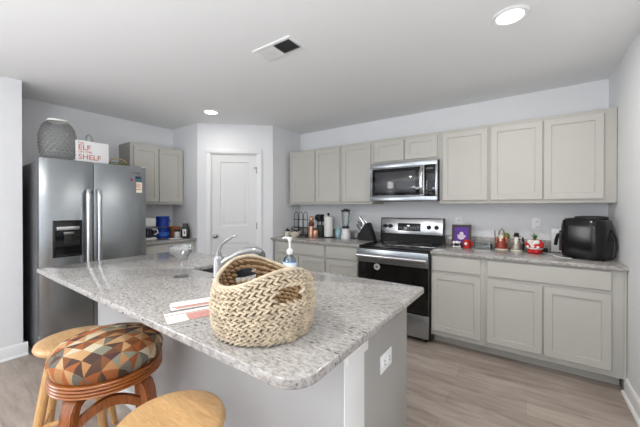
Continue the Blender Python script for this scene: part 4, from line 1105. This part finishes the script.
for i, (d_, oy) in enumerate(spots):
    b0 = Vector((KXc-.115, KYc+oy, CZ+.075)) + sl*d_ - sl*.0
    t = thing('kitchen_knife', 'steel handled kitchen knife, ' + kl[i], 'knife', tuple(b0), 'kitchen knives in the block')
    L = .130 if i < 3 else .110
    up = (nrm + Vector((0.0, 0, .55))).normalized()
    MB().tube([b0+up*.008, b0+up*.022], .009, 8).build('bolster', STEELH, t)
    MB().tube([b0+up*.02, b0+up*.06, b0+up*L], [.011, .014, .012], 10, flat=(.9, 1.2)).build('handle', STEELH if i % 2 == 0 else GREYM, t)

# ------------------------------------------------------------------ far left counter items
def lath2(prof, x, y, seg=28): return MB().lathe(prof, x, y, CZ, seg)
bc = lambda z: [(.072, z), (.080, z+.006), (.080, z+.105), (.075, z+.112), (.001, z+.112)]
for z, lb in ((0, 'lower blue canister of the stacked pair on the far left counter'), (.156, 'upper blue canister of the stacked pair on the far left counter')):
    t = thing('blue_canister', lb, 'canister', (-4.08, 2.06, CZ+z), 'stacked blue canisters')
    MB().lathe(bc(0), -4.08, 2.06, CZ+z, 32).build('tin', BLUE, t)
    MB().lathe([(.082, .1125), (.083, .116), (.083, .135), (.078, .140), (.001, .141)], -4.08, 2.06, CZ+z, 32).build('lid', BLUE, t)
    MB().lathe([(.0812, .03), (.0812, .08)], -4.08, 2.06, CZ+z, 32, False, False).build('label_band', mat('blue_label_band', (60, 110, 200), .4, var=.35, vscale=40), t) if z == 0 else None
    for s_ in (-1, 1): MB().tube([(-4.08+.02, 2.06+s_*.082, CZ+z+.10), (-4.08+.02, 2.06+s_*.092, CZ+z+.075), (-4.08+.02, 2.06+s_*.082, CZ+z+.05)], .005, 8).build('side_clip', BLUE, t)
cf = thing('coffee_maker', 'white coffee maker with a dark glass carafe beside the refrigerator', 'coffee maker', (-4.02, 1.80, CZ))
x, y = -4.02, 1.82
MB().box(x-.11, y-.085, CZ+.001, x+.11, y+.085, CZ+.03, .01).build('base', WHITEP, cf)
MB().box(x-.11, y-.085, CZ+.03, x-.045, y+.085, CZ+.28, .01).build('water_tank', WHITEP, cf)
MB().box(x-.045, y-.08, CZ+.17, x+.09, y+.08, CZ+.28, .012).build('brew_head', WHITEP, cf)
ca = MB().lathe([(.05, .032), (.066, .05), (.068, .09), (.055, .125), (.05, .145), (.001, .146)], x+.03, y, CZ, 24).build('carafe', GLOSSB, cf)
MB().tube([(x+.05, y+.055, CZ+.135), (x+.075, y+.10, CZ+.13), (x+.078, y+.11, CZ+.09), (x+.06, y+.07, CZ+.06)], .009, 8).build('carafe_handle', WHITEP, ca)
tag(MB().tube([(-3.86, 1.86, CZ+.004), (-3.82, 1.92, CZ+.004), (-3.80, 1.99, CZ+.004), (-3.84, 2.02, CZ+.004)], .0045, 8).build('power_cable', BLACKM, None, (-3.84, 1.94, CZ)), 'black cable lying in front of the coffee maker', 'cable')
tag(MB().box(-3.86, 2.02, CZ+.001, -3.78, 2.17, CZ+.009, .002).build('recipe_booklet', PAPER, None, (-3.82, 2.1, CZ)), 'pale flat booklet on the far left counter below the blue canisters', 'booklet')
sbx = thing('snack_box', 'orange brown box behind the jar, right of the blue canisters', 'box', (-4.10, 2.22, CZ))
MB().box(-4.16, 2.165, CZ+.001, -4.04, 2.285, CZ+.13, .003).build('carton', BROWNB, sbx)
MB().box(-4.165, 2.160, CZ+.131, -4.035, 2.290, CZ+.145, .003).build('lid', mat('orange_lid', (188, 96, 50), .5, var=.15), sbx)
jr = thing('spice_jar', 'small white labelled jar with a dark lid left of the black bag', 'jar', (-3.93, 2.19, CZ))
MB().lathe([(.036, 0), (.040, .006), (.040, .075), (.034, .085), (.001, .086)], -3.93, 2.185, CZ, 24).build('body', WHITEC, jr)
MB().lathe([(.038, .0865), (.039, .09), (.039, .11), (.001, .112)], -3.93, 2.185, CZ, 24).build('lid', BROWNF, jr)
cb = thing('coffee_bag', 'upright black coffee bag with a white label by the pantry wall', 'bag', (-3.80, 2.22, CZ))
def bagr(w_, d_, z): 
    return [(p[0], p[1], CZ+z) for p in rr_poly(-3.80-w_/2, 2.225-d_/2, -3.80+w_/2, 2.225+d_/2, (min(w_, d_)*.3,)*4)]
MBg = rotz_about(58, -3.80, 2.225)
m = MB(); m.rings([bagr(.105, .07, .001), bagr(.11, .075, .01), bagr(.108, .07, .10), bagr(.085, .05, .145), bagr(.065, .03, .165), bagr(.068, .030, .195), bagr(.064, .026, .20)], M=MBg); m.build('pouch', BLACK, cb)
MB().box(-3.835, 2.1865, CZ+.03, -3.79, 2.1895, CZ+.125, .0, M=MBg).build('label', WHITEC, cb)
MB().box(-3.818, 2.1855, CZ+.055, -3.805, 2.1868, CZ+.095, .0, M=MBg).build('label_mark', BLACK, cb)
